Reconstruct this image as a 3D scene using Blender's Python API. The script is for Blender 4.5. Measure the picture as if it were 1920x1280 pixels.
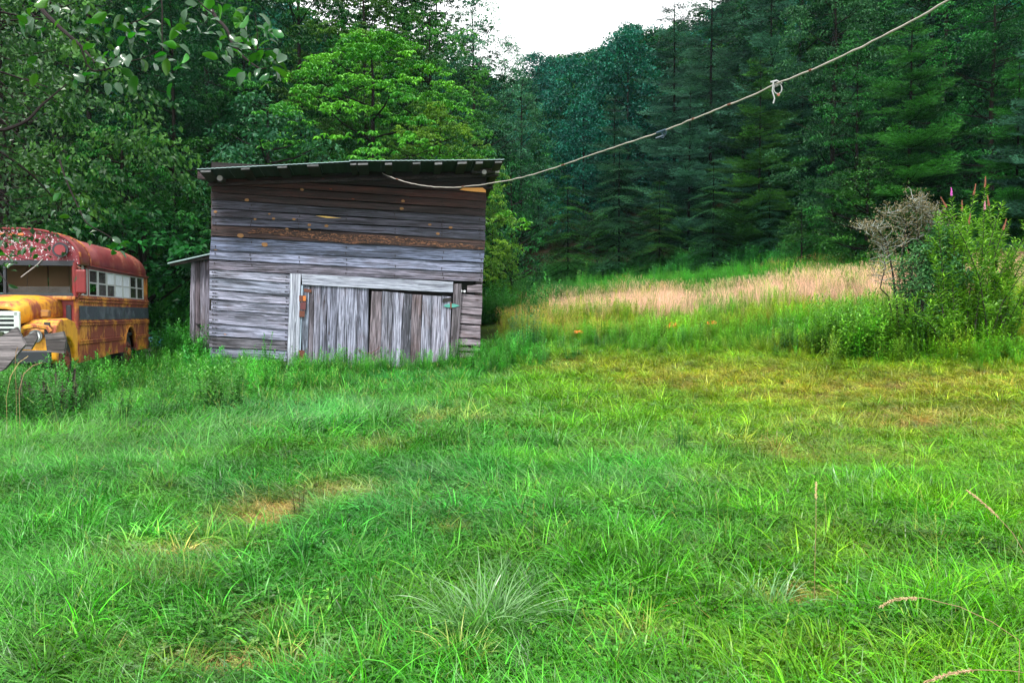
import bpy, math, random
import numpy as np
from mathutils import Vector, Matrix
random.seed(7)
R = np.random.default_rng(11)
for o in list(bpy.data.objects): bpy.data.objects.remove(o)
sc = bpy.context.scene
COL = sc.collection
rad = math.radians

# ------------------------------------------------------------------ camera
F = 1493.0                                   # focal length in pixels of the 1920 px wide photograph
EYE = 1.6
PITCH = math.atan(50.0 / F)
cd = bpy.data.cameras.new('camera'); cam = bpy.data.objects.new('camera', cd); COL.objects.link(cam)
cd.sensor_width = 36; cd.lens = 36 * F / 1920; cd.clip_start = 0.05; cd.clip_end = 3000
cam.location = (0, 0, EYE); cam.rotation_euler = (math.pi / 2 - PITCH, 0, 0)
sc.camera = cam
# ------------------------------------------------------------------ sky and sun (bright overcast)
SUN_EL, SUN_AZ = 58, 205                      # azimuth from +Y clockwise: behind the camera, a little left
w = bpy.data.worlds.new('World'); sc.world = w; w.use_nodes = True
wn = w.node_tree; wn.nodes.clear()
sky = wn.nodes.new('ShaderNodeTexSky'); sky.sky_type = 'NISHITA'; sky.sun_disc = False
sky.sun_elevation = rad(SUN_EL); sky.sun_rotation = rad(SUN_AZ); sky.dust_density = 3; sky.air_density = 1.2
bw = wn.nodes.new('ShaderNodeRGBToBW'); mx = wn.nodes.new('ShaderNodeMix'); mx.data_type = 'RGBA'
mx.inputs['Factor'].default_value = 0.86
cloud = wn.nodes.new('ShaderNodeMix'); cloud.data_type = 'RGBA'; cloud.inputs['Factor'].default_value = 0.7
cloud.inputs['B'].default_value = (9.5, 9.5, 9.6, 1)       # the even white cloud deck
bg = wn.nodes.new('ShaderNodeBackground'); bg.inputs['Strength'].default_value = 0.07
wo = wn.nodes.new('ShaderNodeOutputWorld')
wn.links.new(sky.outputs[0], bw.inputs[0]); wn.links.new(sky.outputs[0], mx.inputs['A']); wn.links.new(bw.outputs[0], mx.inputs['B'])
wn.links.new(mx.outputs['Result'], cloud.inputs['A']); wn.links.new(cloud.outputs['Result'], bg.inputs[0]); wn.links.new(bg.outputs[0], wo.inputs[0])
sl = bpy.data.lights.new('sun', 'SUN'); sl.energy = 1.5; sl.angle = rad(11); sl.color = (1, 0.97, 0.9)
sun = bpy.data.objects.new('sun', sl); COL.objects.link(sun)
az, el = rad(SUN_AZ), rad(SUN_EL)
sdir = Vector((math.sin(az) * math.cos(el), math.cos(az) * math.cos(el), math.sin(el)))
sun.rotation_euler = sdir.to_track_quat('Z', 'Y').to_euler()
sun.location = (0, -5, 30)
vs = sc.view_settings; vs.view_transform = 'Standard'; vs.look = 'None'; vs.gamma = 1; vs.exposure = 1.98; vs.use_curve_mapping = False
sc.cycles.max_bounces = 5; sc.cycles.diffuse_bounces = 2; sc.cycles.glossy_bounces = 2
sc.cycles.transmission_bounces = 4; sc.cycles.transparent_max_bounces = 6; sc.cycles.volume_bounces = 1

# ------------------------------------------------------------------ placing helpers
def ray(px, py):
    a = (px - 960) / F; b = (py - 640) / F
    return np.array([a, math.cos(PITCH) - b * math.sin(PITCH), -math.sin(PITCH) - b * math.cos(PITCH)])
def at(px, py, D):
    d = ray(px, py); d = d * (D / d[1])
    return Vector((d[0], d[1], d[2] + EYE))
def sines(x, y, k, seed, n=5):
    r = np.random.default_rng(seed); v = 0
    for i in range(n):
        a = r.uniform(0, 6.283); f = k * r.uniform(.6, 1.7); ph = r.uniform(0, 6.283)
        v = v + np.sin((x * math.cos(a) + y * math.sin(a)) * f + ph + 1.3 * np.sin((x * math.sin(a) - y * math.cos(a)) * f * .6 + ph * 2))
    return v / n * 1.5
S_K = [-1e3, 14, 17, 19, 22, 26, 30, 36, 42, 48, 56, 70, 100, 125, 150, 200, 400]
S_Z = [0, 0, .03, .10, .50, .80, 1.2, 1.75, 2.5, 3.0, 3.7, 7.5, 17, 25, 30, 36, 42]
def ground(x, y):
    x = np.asarray(x, float); y = np.asarray(y, float)
    s = y + .9 * np.clip(x, -3, 200) + .25 * np.clip(x + 3, -60, 0)
    z = np.interp(s, S_K, S_Z)
    l = np.clip(-x - 13 + .55 * np.clip(y - 24, -40, 28), 0, 500); z = z + .42 * l * l / (l + 9)
    z = z + .055 * np.clip(x - 5, 0, 14) * np.clip((s - 26) / 12, 0, 1)
    z = z + .045 * sines(x, y, .8, 3) + .02 * sines(x, y, 2.6, 4)
    return z
def gz(x, y): return float(ground(x, y))
def ground_at(px, py):
    d = ray(px, py); t0 = 1.0
    for t in np.arange(1, 140, .05):
        if EYE + d[2] * t < gz(d[0] * t, d[1] * t): break
    return Vector((d[0] * t, d[1] * t, gz(d[0] * t, d[1] * t)))

# ------------------------------------------------------------------ object helpers
def tag(o, label=None, cat=None, group=None, kind=None):
    if label: o['label'] = label
    if cat: o['category'] = cat
    if group: o['group'] = group
    if kind: o['kind'] = kind
    return o
def thing(name, label, cat, loc=(0, 0, 0), rz=0, group=None):
    o = bpy.data.objects.new(name, None); COL.objects.link(o); o.empty_display_size = .2
    o.location = loc; o.rotation_euler = (0, 0, rz)
    return tag(o, label, cat, group)
def fast_mesh(name, V, FQ, mats=(), attrs=None, smooth=False, midx=None):
    """V (n,3); FQ: list of int arrays (m,3) or (m,4)."""
    me = bpy.data.meshes.new(name)
    V = np.asarray(V, np.float32).reshape(-1, 3)
    if not isinstance(FQ, (list, tuple)): FQ = [FQ]
    FQ = [np.asarray(f, np.int32) for f in FQ if len(f)]
    loops = np.concatenate([f.ravel() for f in FQ])
    cnt = np.concatenate([np.full(len(f), f.shape[1], np.int32) for f in FQ])
    st = np.concatenate([[0], np.cumsum(cnt)[:-1]]).astype(np.int32)
    me.vertices.add(len(V)); me.vertices.foreach_set('co', V.ravel())
    me.loops.add(len(loops)); me.loops.foreach_set('vertex_index', loops)
    me.polygons.add(len(cnt)); me.polygons.foreach_set('loop_start', st)
    if midx is not None: me.polygons.foreach_set('material_index', np.asarray(midx, np.int32))
    me.polygons.foreach_set('use_smooth', np.full(len(cnt), smooth, bool))
    for m in mats: me.materials.append(m)
    me.update(calc_edges=True)
    for k, a in (attrs or {}).items():
        a = np.asarray(a, np.float32)
        if a.ndim == 1:
            at_ = me.attributes.new(k, 'FLOAT', 'POINT'); at_.data.foreach_set('value', a)
        else:
            at_ = me.attributes.new(k, 'FLOAT_COLOR', 'POINT')
            if a.shape[1] == 3: a = np.concatenate([a, np.ones((len(a), 1), np.float32)], 1)
            at_.data.foreach_set('color', a.ravel())
    return me
def link(name, me, parent=None, loc=None):
    o = bpy.data.objects.new(name, me); COL.objects.link(o); o.parent = parent
    if loc is not None: o.location = loc
    return o
def copy_tree(root, loc, rz=0, scale=None, label=None, group=None, cat=None):
    r = root.copy(); COL.objects.link(r); r.location = loc; r.rotation_euler = (r.rotation_euler[0], r.rotation_euler[1], rz)
    if scale is not None: r.scale = (scale if hasattr(scale, '__len__') else (scale,) * 3)
    if label: r['label'] = label
    if group: r['group'] = group
    for ch in root.children:
        c = ch.copy(); COL.objects.link(c); c.parent = r
        for g in ch.children:
            d = g.copy(); COL.objects.link(d); d.parent = c
    return r
class MB:
    """collects simple shapes into one mesh"""
    def __init__(s): s.v = []; s.f = []
    def add(s, V, Fs):
        b = len(s.v); s.v += [tuple(map(float, p)) for p in V]; s.f += [[b + i for i in f] for f in Fs]; return s
    def box(s, c, h, M=None, jit=0):
        V = [Vector((c[0] + i * h[0], c[1] + j * h[1], c[2] + k * h[2])) for k in (-1, 1) for j in (-1, 1) for i in (-1, 1)]
        if jit: V = [p + Vector([random.uniform(-jit, jit) for _ in range(3)]) for p in V]
        if M: V = [M @ p for p in V]
        return s.add(V, [[0, 2, 3, 1], [4, 5, 7, 6], [0, 1, 5, 4], [2, 6, 7, 3], [0, 4, 6, 2], [1, 3, 7, 5]])
    def beam(s, a, b, w, h, up=(0, 0, 1)):
        a = Vector(a); b = Vector(b); x = (b - a); L = x.length; x.normalize()
        y = Vector(up).cross(x); y.normalize(); z = x.cross(y)
        M = Matrix((x, y, z)).transposed().to_4x4(); M.translation = (a + b) / 2
        return s.box((0, 0, 0), (L / 2, w / 2, h / 2), M)
    def tube(s, pts, r, n=7, cap=True):
        pts = [Vector(p) for p in pts]
        if not hasattr(r, '__len__'): r = [r] * len(pts)
        rings = []; t = (pts[1] - pts[0]).normalized(); ref = Vector((0, 0, 1)) if abs(t.z) < .9 else Vector((1, 0, 0))
        V = []
        for i, p in enumerate(pts):
            t = (pts[min(i + 1, len(pts) - 1)] - pts[max(i - 1, 0)]).normalized()
            a = ref - t * ref.dot(t)
            if a.length < 1e-4: a = Vector((0, 1, 0)).cross(t)
            a.normalize(); b = t.cross(a); ref = a
            for k in range(n):
                an = 6.28318 * k / n; V.append(p + (a * math.cos(an) + b * math.sin(an)) * r[i])
        Fs = [[i * n + k, i * n + (k + 1) % n, (i + 1) * n + (k + 1) % n, (i + 1) * n + k] for i in range(len(pts) - 1) for k in range(n)]
        if cap: Fs += [list(range(n))[::-1], [(len(pts) - 1) * n + k for k in range(n)]]
        return s.add(V, Fs)
    def disc(s, c, r, axis, th, n=16, r2=None):
        c = Vector(c); axis = Vector(axis).normalized()
        return s.tube([c - axis * th / 2, c + axis * th / 2], [r, r2 if r2 else r], n)
    def prism(s, poly, d):
        """poly: list of 3D points, extruded by vector d"""
        n = len(poly); P = [Vector(p) for p in poly]; Q = [p + Vector(d) for p in P]
        return s.add(P + Q, [list(range(n))[::-1], [n + i for i in range(n)]] + [[i, (i + 1) % n, n + (i + 1) % n, n + i] for i in range(n)])
    def mesh(s, name, mat, smooth=False):
        me = bpy.data.meshes.new(name); me.from_pydata(s.v, [], s.f); me.materials.append(mat)
        import bmesh
        bm = bmesh.new(); bm.from_mesh(me); bmesh.ops.recalc_face_normals(bm, faces=bm.faces); bm.to_mesh(me); bm.free()
        if smooth:
            me.polygons.foreach_set('use_smooth', [True] * len(me.polygons))
            try: me.set_sharp_from_angle(angle=rad(40))
            except Exception: pass
        me.update(); return me
    def build(s, name, mat, parent=None, smooth=False, bev=0):
        o = link(name, s.mesh(name, mat, smooth), parent)
        if bev:
            m = o.modifiers.new('bev', 'BEVEL'); m.width = bev; m.segments = 2; m.limit_method = 'ANGLE'
        return o

# ------------------------------------------------------------------ material helpers
def newmat(name):
    m = bpy.data.materials.new(name); m.use_nodes = True; nt = m.node_tree; nt.nodes.clear()
    out = nt.nodes.new('ShaderNodeOutputMaterial'); b = nt.nodes.new('ShaderNodeBsdfPrincipled')
    nt.links.new(b.outputs[0], out.inputs[0]); return m, nt, b, out
def N(nt, t, **kw):
    n = nt.nodes.new('ShaderNode' + t)
    for k, v in kw.items():
        if k.startswith('i_'):
            key = k[2:]; key = int(key) if key.isdigit() else key.replace('_', ' ')
            n.inputs[key].default_value = v
        else: setattr(n, k, v)
    return n
def L(nt, a, b): nt.links.new(a, b)
def mixc(nt, f, a, b, mode='MIX'):
    n = nt.nodes.new('ShaderNodeMix'); n.data_type = 'RGBA'; n.blend_type = mode; n.clamp_factor = True
    for key, val in (('Factor', f), ('A', a), ('B', b)):
        if hasattr(val, 'is_linked') or hasattr(val, 'links'): nt.links.new(val, n.inputs[key])
        elif key == 'Factor': n.inputs[key].default_value = val
        else: n.inputs[key].default_value = (*val, 1) if len(val) == 3 else val
    return n.outputs['Result']
def mth(nt, op, a, b=None, clamp=False):
    n = nt.nodes.new('ShaderNodeMath'); n.operation = op; n.use_clamp = clamp
    for i, v in enumerate((a, b)):
        if v is None: continue
        if hasattr(v, 'links'): nt.links.new(v, n.inputs[i])
        else: n.inputs[i].default_value = v
    return n.outputs[0]
def ramp(nt, fac, stops, interp='LINEAR'):
    n = nt.nodes.new('ShaderNodeValToRGB'); n.color_ramp.interpolation = interp
    e = n.color_ramp.elements
    while len(e) < len(stops): e.new(.5)
    for i, (p, c) in enumerate(stops):
        e[i].position = p; e[i].color = (c, c, c, 1) if not hasattr(c, '__len__') else (*c, 1)
    nt.links.new(fac, n.inputs[0]); return n.outputs[0]
def coords(nt, scale=(1, 1, 1), rnd=True, kind='Object'):
    tc = nt.nodes.new('ShaderNodeTexCoord'); v = tc.outputs[kind]
    if rnd:
        oi = nt.nodes.new('ShaderNodeObjectInfo'); a = N(nt, 'VectorMath', operation='SCALE'); cmb = nt.nodes.new('ShaderNodeCombineXYZ')
        L(nt, mth(nt, 'MULTIPLY', oi.outputs['Random'], 37.0), cmb.inputs[0]); L(nt, mth(nt, 'MULTIPLY', oi.outputs['Random'], 91.0), cmb.inputs[1]); L(nt, mth(nt, 'MULTIPLY', oi.outputs['Random'], 53.0), cmb.inputs[2])
        ad = N(nt, 'VectorMath', operation='ADD'); L(nt, v, ad.inputs[0]); L(nt, cmb.outputs[0], ad.inputs[1]); v = ad.outputs[0]
    m = N(nt, 'VectorMath', operation='MULTIPLY'); L(nt, v, m.inputs[0]); m.inputs[1].default_value = scale
    return m.outputs[0]
def noise(nt, vec, scale, detail=4, rough=.55, dist=0):
    n = N(nt, 'TexNoise'); n.inputs['Scale'].default_value = scale; n.inputs['Detail'].default_value = detail
    n.inputs['Roughness'].default_value = rough; n.inputs['Distortion'].default_value = dist
    L(nt, vec, n.inputs['Vector']); return n.outputs['Fac']
def bump(nt, b, h, s=.4, d=.01):
    n = N(nt, 'Bump'); n.inputs['Strength'].default_value = s; n.inputs['Distance'].default_value = d
    L(nt, h, n.inputs['Height']); L(nt, n.outputs[0], b.inputs['Normal'])
def simple(name, col, rough=.6, metal=0, var=.25, vs_=6, bmp=.1, spec=.5):
    m, nt, b, o = newmat(name)
    n = noise(nt, coords(nt), vs_, 5)
    c = mixc(nt, n, tuple(x * (1 - var) for x in col), tuple(min(1, x * (1 + var)) for x in col))
    L(nt, c, b.inputs['Base Color']); b.inputs['Roughness'].default_value = rough; b.inputs['Metallic'].default_value = metal
    b.inputs['Specular IOR Level'].default_value = spec
    if bmp: bump(nt, b, noise(nt, coords(nt), vs_ * 6, 5), bmp)
    return m
def wood_mat(name, dark, mid, light, brown=.25, knots=.5, knotcol=(.42, .19, .06), streak=1.0):
    """weathered plank: local X along the grain, obj.color tints each plank"""
    m, nt, b, o = newmat(name)
    c1 = coords(nt, (.55, 22, 22)); c2 = coords(nt, (3, 110, 110)); c3 = coords(nt, (1, 2.2, 2.2))
    big = noise(nt, c1, 1.6, 6, .62, .35); fine = noise(nt, c2, 1.0, 3, .6); blot = noise(nt, c3, 1.3, 4)
    v = mth(nt, 'ADD', mth(nt, 'MULTIPLY', big, .62), mth(nt, 'MULTIPLY', fine, .38))
    col = ramp(nt, v, [(.385, dark), (.46, mid), (.53, tuple((a + c) / 2 for a, c in zip(mid, light))), (.62, light)])
    bl = ramp(nt, blot, [(.5, 0), (.68, 1)])
    col = mixc(nt, mth(nt, 'MULTIPLY', bl, brown), col, (.11, .055, .035))
    # darker long stains
    st = ramp(nt, noise(nt, coords(nt, (.35, 5, 5)), 1.2, 3, .5, .5), [(.38, 1), (.52, 0)])
    col = mixc(nt, mth(nt, 'MULTIPLY', st, .75 * streak), col, tuple(x * .35 for x in mid))
    # thin drying cracks along the grain, and silvery worn streaks
    ck = noise(nt, coords(nt, (.9, 75, 75)), 1.0, 2, .5, .3)
    col = mixc(nt, ramp(nt, ck, [(.57, 0), (.63, .9)]), col, tuple(x * .12 for x in mid))
    sv = noise(nt, coords(nt, (.8, 9, 9)), 2.1, 3, .6, .4)
    col = mixc(nt, ramp(nt, sv, [(.55, 0), (.68, .55)]), col, light)
    # knots
    kc = coords(nt, (1.15, 3.2, 3.2)); vo = N(nt, 'TexVoronoi'); vo.inputs['Scale'].default_value = 1.5; L(nt, kc, vo.inputs['Vector'])
    pick = ramp(nt, N2sep(nt, vo.outputs['Color']), [(1 - knots, 0), (1 - knots + .01, 1)])
    kn = ramp(nt, vo.outputs['Distance'], [(.06, 1), (.085, 0)]); ring = ramp(nt, vo.outputs['Distance'], [(.09, 1), (.17, 0)])
    col = mixc(nt, mth(nt, 'MULTIPLY', mth(nt, 'MULTIPLY', ring, pick), .6), col, tuple(x * .3 for x in mid))
    col = mixc(nt, mth(nt, 'MULTIPLY', kn, pick), col, knotcol)
    oi = N(nt, 'ObjectInfo'); col = mixc(nt, 1.0, col, oi.outputs['Color'], 'MULTIPLY')
    L(nt, col, b.inputs['Base Color']); b.inputs['Roughness'].default_value = .75; b.inputs['Specular IOR Level'].default_value = .35
    bump(nt, b, mth(nt, 'ADD', v, mth(nt, 'MULTIPLY', fine, .6)), .8, .02)
    return m
def N2sep(nt, colsock):
    s = nt.nodes.new('ShaderNodeSeparateColor'); nt.links.new(colsock, s.inputs[0]); return s.outputs[0]
def leaf_mat(name, ca, cb, trans=.25, rough=.45, spec=.4, hue=.02, inst=None, back=None, objvar=.35):
    """ca..cb by the mesh attribute 'var'; small per-object change"""
    m, nt, b, out = newmat(name)
    a = N(nt, 'Attribute', attribute_name='var'); oi = N(nt, 'ObjectInfo')
    col = mixc(nt, a.outputs['Fac'], ca, cb)
    if inst:
        ai = N(nt, 'Attribute', attribute_name=inst, attribute_type='INSTANCER')
        col = mixc(nt, 1.0, ai.outputs['Color'], mixc(nt, a.outputs['Fac'], ca, cb), 'MULTIPLY')
    else:
        hs = N(nt, 'HueSaturation'); L(nt, col, hs.inputs['Color'])
        L(nt, mth(nt, 'ADD', mth(nt, 'MULTIPLY', oi.outputs['Random'], 2 * hue), .5 - hue), hs.inputs['Hue'])
        L(nt, mth(nt, 'ADD', mth(nt, 'MULTIPLY', oi.outputs['Random'], objvar), 1 - objvar / 2), hs.inputs['Value'])
        col = hs.outputs[0]
    if back:
        g = N(nt, 'NewGeometry'); col = mixc(nt, g.outputs['Backfacing'], col, back)
    L(nt, col, b.inputs['Base Color']); b.inputs['Roughness'].default_value = rough; b.inputs['Specular IOR Level'].default_value = spec
    t = N(nt, 'BsdfTranslucent'); L(nt, mixc(nt, 1.0, col, (1.3, 1.5, .6), 'MULTIPLY'), t.inputs['Color'])
    ms = N(nt, 'MixShader'); ms.inputs[0].default_value = trans
    L(nt, b.outputs[0], ms.inputs[1]); L(nt, t.outputs[0], ms.inputs[2]); L(nt, ms.outputs[0], out.inputs[0])
    return m
# ================================================================== LAND
def sstep(a, b, v): t = np.clip((v - a) / (b - a), 0, 1); return t * t * (3 - 2 * t)
def s_of(x, y): return y + .9 * np.clip(x, -3, 200) + .25 * np.clip(x + 3, -60, 0)
def forest(x, y):
    s = s_of(x, y) + 1.5 * sines(x, y, .5, 8)
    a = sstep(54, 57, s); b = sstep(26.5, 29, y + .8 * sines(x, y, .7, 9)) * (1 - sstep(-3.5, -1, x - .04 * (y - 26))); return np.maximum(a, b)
def wpx(px, py): p = ground_at(px, py); return p.x, p.y
DRYP = [(wpx(px, py), rx, ry, k) for px, py, rx, ry, k in [(470, 985, .36, .22, 1), (540, 955, .30, .28, .9), (620, 930, .34, .3, .7), (350, 1045, .3, .16, .6), (250, 1060, .3, .12, .35),
    (845, 1005, .16, .1, .8), (520, 1180, .18, .1, .8), (430, 1265, .25, .1, .9), (600, 1250, .2, .08, .8), (700, 850, .3, .4, .35), (1180, 1215, .2, .1, .5), (840, 790, .6, .6, .35), (1480, 1140, .25, .12, .6), (1700, 790, 1.6, 1.0, .4), (1500, 850, 1.2, .8, .25), (300, 1110, .25, .1, .4),
    (1650, 730, 2.4, .9, .26), (1300, 715, 2.0, 1.0, .18), (1050, 690, 1.2, .8, .2)]]
def dryness(x, y):
    d = 0
    for (cx, cy), rx, ry, k in DRYP: d = np.maximum(d, k * np.exp(-(((x - cx) / rx) ** 2 + ((y - cy) / ry) ** 2)))
    return np.clip(d * (1 + .8 * sines(x, y, 7, 21)), 0, 1)
LUSH = np.array([.052, .235, .004]); BLUE = np.array([.024, .20, .034]); YG = np.array([.155, .270, .004]); TAN = np.array([.46, .31, .12]); PINK = np.array([.58, .38, .315]); OLV = np.array([.26, .32, .025])
def veg_col(x, y):
    x = np.asarray(x, float); y = np.asarray(y, float)
    s = s_of(x, y); n1 = sines(x, y, .9, 31); n2 = sines(x, y, 2.6, 32); n3 = sines(x, y, .35, 33)
    lr = sstep(-1.5, 6, x + .10 * y - 1.2 + 1.4 * n3 + .6 * n1)           # right side yellower
    fary = sstep(6, 15, y)
    c = LUSH + (BLUE - LUSH) * np.clip(.55 - lr + .35 * n1, 0, 1)[..., None]
    c = c + (YG - c) * np.clip(lr * (.35 + .55 * fary) + .22 * n2 - .05, 0, .95)[..., None]
    track = np.exp(-((s - 20.5 + .6 * n1) / 1.8) ** 2) * sstep(0, 3, x)
    c = c + (OLV - c) * np.clip(track * .75, 0, 1)[..., None]
    d = dryness(x, y); c = c + (TAN - c) * np.clip(d * .9, 0, 1)[..., None]
    return c
gx = np.concatenate([np.linspace(-160, -22, 50)[:-1], np.linspace(-22, 24, 300), np.linspace(24, 220, 70)[1:]])
gy = np.concatenate([np.linspace(-14, 1, 16)[:-1], np.linspace(1, 30, 240), np.linspace(30, 70, 100)[1:], np.linspace(70, 380, 90)[1:]])
X, Y = np.meshgrid(gx, gy); Z = ground(X, Y)
nx_, ny_ = len(gx), len(gy); idx = np.arange(nx_ * ny_).reshape(ny_, nx_)
Q = np.stack([idx[:-1, :-1].ravel(), idx[:-1, 1:].ravel(), idx[1:, 1:].ravel(), idx[1:, :-1].ravel()], 1)
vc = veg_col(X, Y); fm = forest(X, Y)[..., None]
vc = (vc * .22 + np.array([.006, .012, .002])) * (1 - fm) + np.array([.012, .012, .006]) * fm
def ground_mat():
    m, nt, b, o = newmat('soil_and_thatch')
    a = N(nt, 'Attribute', attribute_name='col'); n = noise(nt, coords(nt, rnd=False), 9, 8, .7); n2 = noise(nt, coords(nt, rnd=False), 60, 4, .7)
    c = mixc(nt, 1, a.outputs['Color'], ramp(nt, n, [(.3, (.35, .3, .25)), (.7, (1.3, 1.2, 1.0))]), 'MULTIPLY')
    c = mixc(nt, ramp(nt, n2, [(.45, 0), (.65, .6)]), c, (.06, .042, .02))
    L(nt, c, b.inputs['Base Color']); b.inputs['Roughness'].default_value = .95; b.inputs['Specular IOR Level'].default_value = .1
    bump(nt, b, n2, .8, .03); return m
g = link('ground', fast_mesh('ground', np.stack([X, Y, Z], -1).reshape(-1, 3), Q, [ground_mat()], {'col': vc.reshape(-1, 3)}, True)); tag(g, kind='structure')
# ================================================================== THE SHED
YAW = rad(8)
SP0 = at(650, 690, 22.0)
SN = Vector((math.sin(YAW), -math.cos(YAW), 0))
SX = Vector((math.cos(YAW), math.sin(YAW), 0))
def sat(px, py, off=0.0):
    d = Vector(ray(px, py)); o = Vector((0, 0, EYE)); P = SP0 + SN * off
    return o + d * ((P - o).dot(SN) / d.dot(SN))
def px2w(poly, off, root): return [sat(x, y, off) - root.location for x, y in poly]
WOOD = wood_mat('weathered_grey_boards', (.012, .012, .016), (.125, .14, .178), (.46, .48, .60), .3, .45)
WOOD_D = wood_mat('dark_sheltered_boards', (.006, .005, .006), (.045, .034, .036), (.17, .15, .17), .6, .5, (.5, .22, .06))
WOOD_P = wood_mat('pale_trim_boards', (.07, .075, .10), (.30, .33, .41), (.60, .65, .76), .12, .12, streak=.4)
WOOD_V = wood_mat('door_boards', (.010, .010, .014), (.135, .145, .185), (.48, .51, .62), .35, .6, (.05, .03, .025))
WOOD_V2 = wood_mat('door_boards_brown', (.012, .010, .012), (.13, .115, .13), (.36, .33, .37), .45, .6, (.05, .03, .025))
def bark_mat():
    m, nt, b, o = newmat('bark_edge')
    n = noise(nt, coords(nt, (2, 9, 9)), 3, 6, .7, 1); f = noise(nt, coords(nt, (8, 40, 40)), 2, 4, .6)
    c = ramp(nt, mth(nt, 'ADD', mth(nt, 'MULTIPLY', n, .6), mth(nt, 'MULTIPLY', f, .4)), [(.43, (.010, .006, .006)), (.52, (.05, .022, .014)), (.60, (.30, .13, .065))])
    L(nt, c, b.inputs['Base Color']); b.inputs['Roughness'].default_value = .85; bump(nt, b, f, .8, .03); return m
BARK_EDGE = bark_mat()
DARKIN = simple('dark_interior', (.02, .018, .018), .95, bmp=0)
def plank(name, TL, TR, BR, BL, off, th, mat, root, tone=(1, 1, 1), vert=False, nseg=6, wob=.006, proud=.6, twist=0, planefn=None):
    pf = planefn or sat
    c = [pf(*TL, off), pf(*TR, off), pf(*BR, off), pf(*BL, off)]
    n = SN
    if vert: A0, A1, B0, B1 = c[0], c[3], c[1], c[2]      # along runs top -> bottom
    else: A0, A1, B0, B1 = c[0], c[1], c[3], c[2]
    ex = ((A1 - A0) + (B1 - B0)).normalized(); ex = (ex - n * ex.dot(n)).normalized()
    ez = ex.cross(n).normalized()
    ctr = (c[0] + c[1] + c[2] + c[3]) / 4
    loc2 = lambda p: Vector(((p - ctr).dot(ex), 0, (p - ctr).dot(ez)))
    V = []; ph = random.uniform(0, 9)
    for i in range(nseg + 1):
        t = i / nseg
        a = loc2(A0.lerp(A1, t)); b = loc2(B0.lerp(B1, t))
        wa = wob * math.sin(ph + 5 * t) + random.uniform(-wob, wob) * .6; wb = wob * math.sin(ph * 2 + 4 * t) + random.uniform(-wob, wob) * .6
        sgn = 1 if a.z > b.z else -1
        bow = twist * math.sin(3.14 * t)
        tp = th * (1 - proud) if not vert else th
        a.z += wa; b.z += wb
        V += [(a.x, tp + bow, a.z), (b.x, th + bow, b.z), (b.x, 0, b.z), (a.x, 0, a.z)]
    Fs = [[i * 4 + k, i * 4 + (k + 1) % 4, (i + 1) * 4 + (k + 1) % 4, (i + 1) * 4 + k] for i in range(nseg) for k in range(4)]
    Fs += [[0, 1, 2, 3], [nseg * 4 + 3, nseg * 4 + 2, nseg * 4 + 1, nseg * 4]]
    mb = MB(); mb.add(V, Fs); o = link(name, mb.mesh(name, mat), root)
    M = Matrix((ex, n, ez)).transposed().to_4x4()
    # ex, n, ez must be right handed: flip y if needed
    if M.determinant() < 0: M = Matrix((ex, n, -ez)).transposed().to_4x4(); o.data.transform(Matrix.Scale(-1, 4, (0, 0, 1)))
    M.translation = ctr - root.location; o.matrix_local = M
    v = random.uniform(.82, 1.15); o.color = (tone[0] * v, tone[1] * v, tone[2] * v, 1)
    return o
root = thing('plank_shed', 'tall leaning plank shed with weathered grey boards and a pair of plank doors', 'shed', (SP0.x, SP0.y, gz(SP0.x, SP0.y)))
SHED = root
LB = [304, 318, 332, 346, 360.6, 375, 390.6, 406, 421.7, 442, 468.6, 487, 505]
RB = [329, 345, 362.4, 377.4, 393.3, 406.6, 422, 433, 449.4, 470, 493, 511.4, 529]
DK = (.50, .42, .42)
tones = [(.10, .07, .07), (.15, .08, .07), (.42, .17, .11), (.34, .17, .13), (.30, .23, .22), (.20, .19, .21), (.22, .20, .22), (.25, .25, .29), (.22, .12, .09), (.38, .44, .56), (.80, .85, 1.0), (.62, .56, .60), (.6, .58, .6)]  # top rows: unweathered brown, darkened further for shade under the eave
lx = [397.5, 397.5, 397, 396.8, 396.7, 396.7, 396.9, 397.4, 398.5, 396, 394.5, 393.8, 393.5]
rx = [912, 911.5, 911, 911, 910.5, 910, 910, 910, 910, 908.5, 906, 905, 905]
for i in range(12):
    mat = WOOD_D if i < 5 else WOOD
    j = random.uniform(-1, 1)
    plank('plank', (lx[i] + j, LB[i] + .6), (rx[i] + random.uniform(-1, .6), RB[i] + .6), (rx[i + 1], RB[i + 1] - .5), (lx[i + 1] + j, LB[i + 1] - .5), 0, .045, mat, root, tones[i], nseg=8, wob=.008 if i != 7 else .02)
# bark left on the edge of one board, long strip
pts = [(463, 437), (474, 430), (490, 427.5), (510, 430), (530, 429.5), (575, 435), (600, 434.5), (650, 440), (700, 441), (735, 445), (765, 446), (800, 451), (850, 456.5), (880, 459), (905, 464), (906, 467.5), (860, 464), (822, 462.5), (790, 458.5), (745, 459), (700, 456), (655, 457), (600, 450), (560, 444), (520, 441), (498, 436), (478, 438)]
mb = MB(); P3 = px2w(pts, .05, root); mb.prism(P3, -SN * .02); bk = mb.build('bark_strip', BARK_EDGE, root); bk['label'] = 'rough brown bark left along one board'
mb = MB(); mb.prism(px2w([(868, 352.5), (905, 352), (911, 357), (911, 361), (880, 358.5), (862, 356)], .05, root), -SN * .01); mb.build('bare_wood_patch', simple('bare_orange_wood', (.62, .27, .05), .6, vs_=20), root)
mb = MB(); mb.prism(px2w([(592, 404.5), (612, 405.5), (640, 409), (612, 408.5)], .05, root), -SN * .01); mb.build('bare_wood_patch', simple('bare_yellow_wood', (.62, .40, .10), .6, vs_=20), root)
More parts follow.
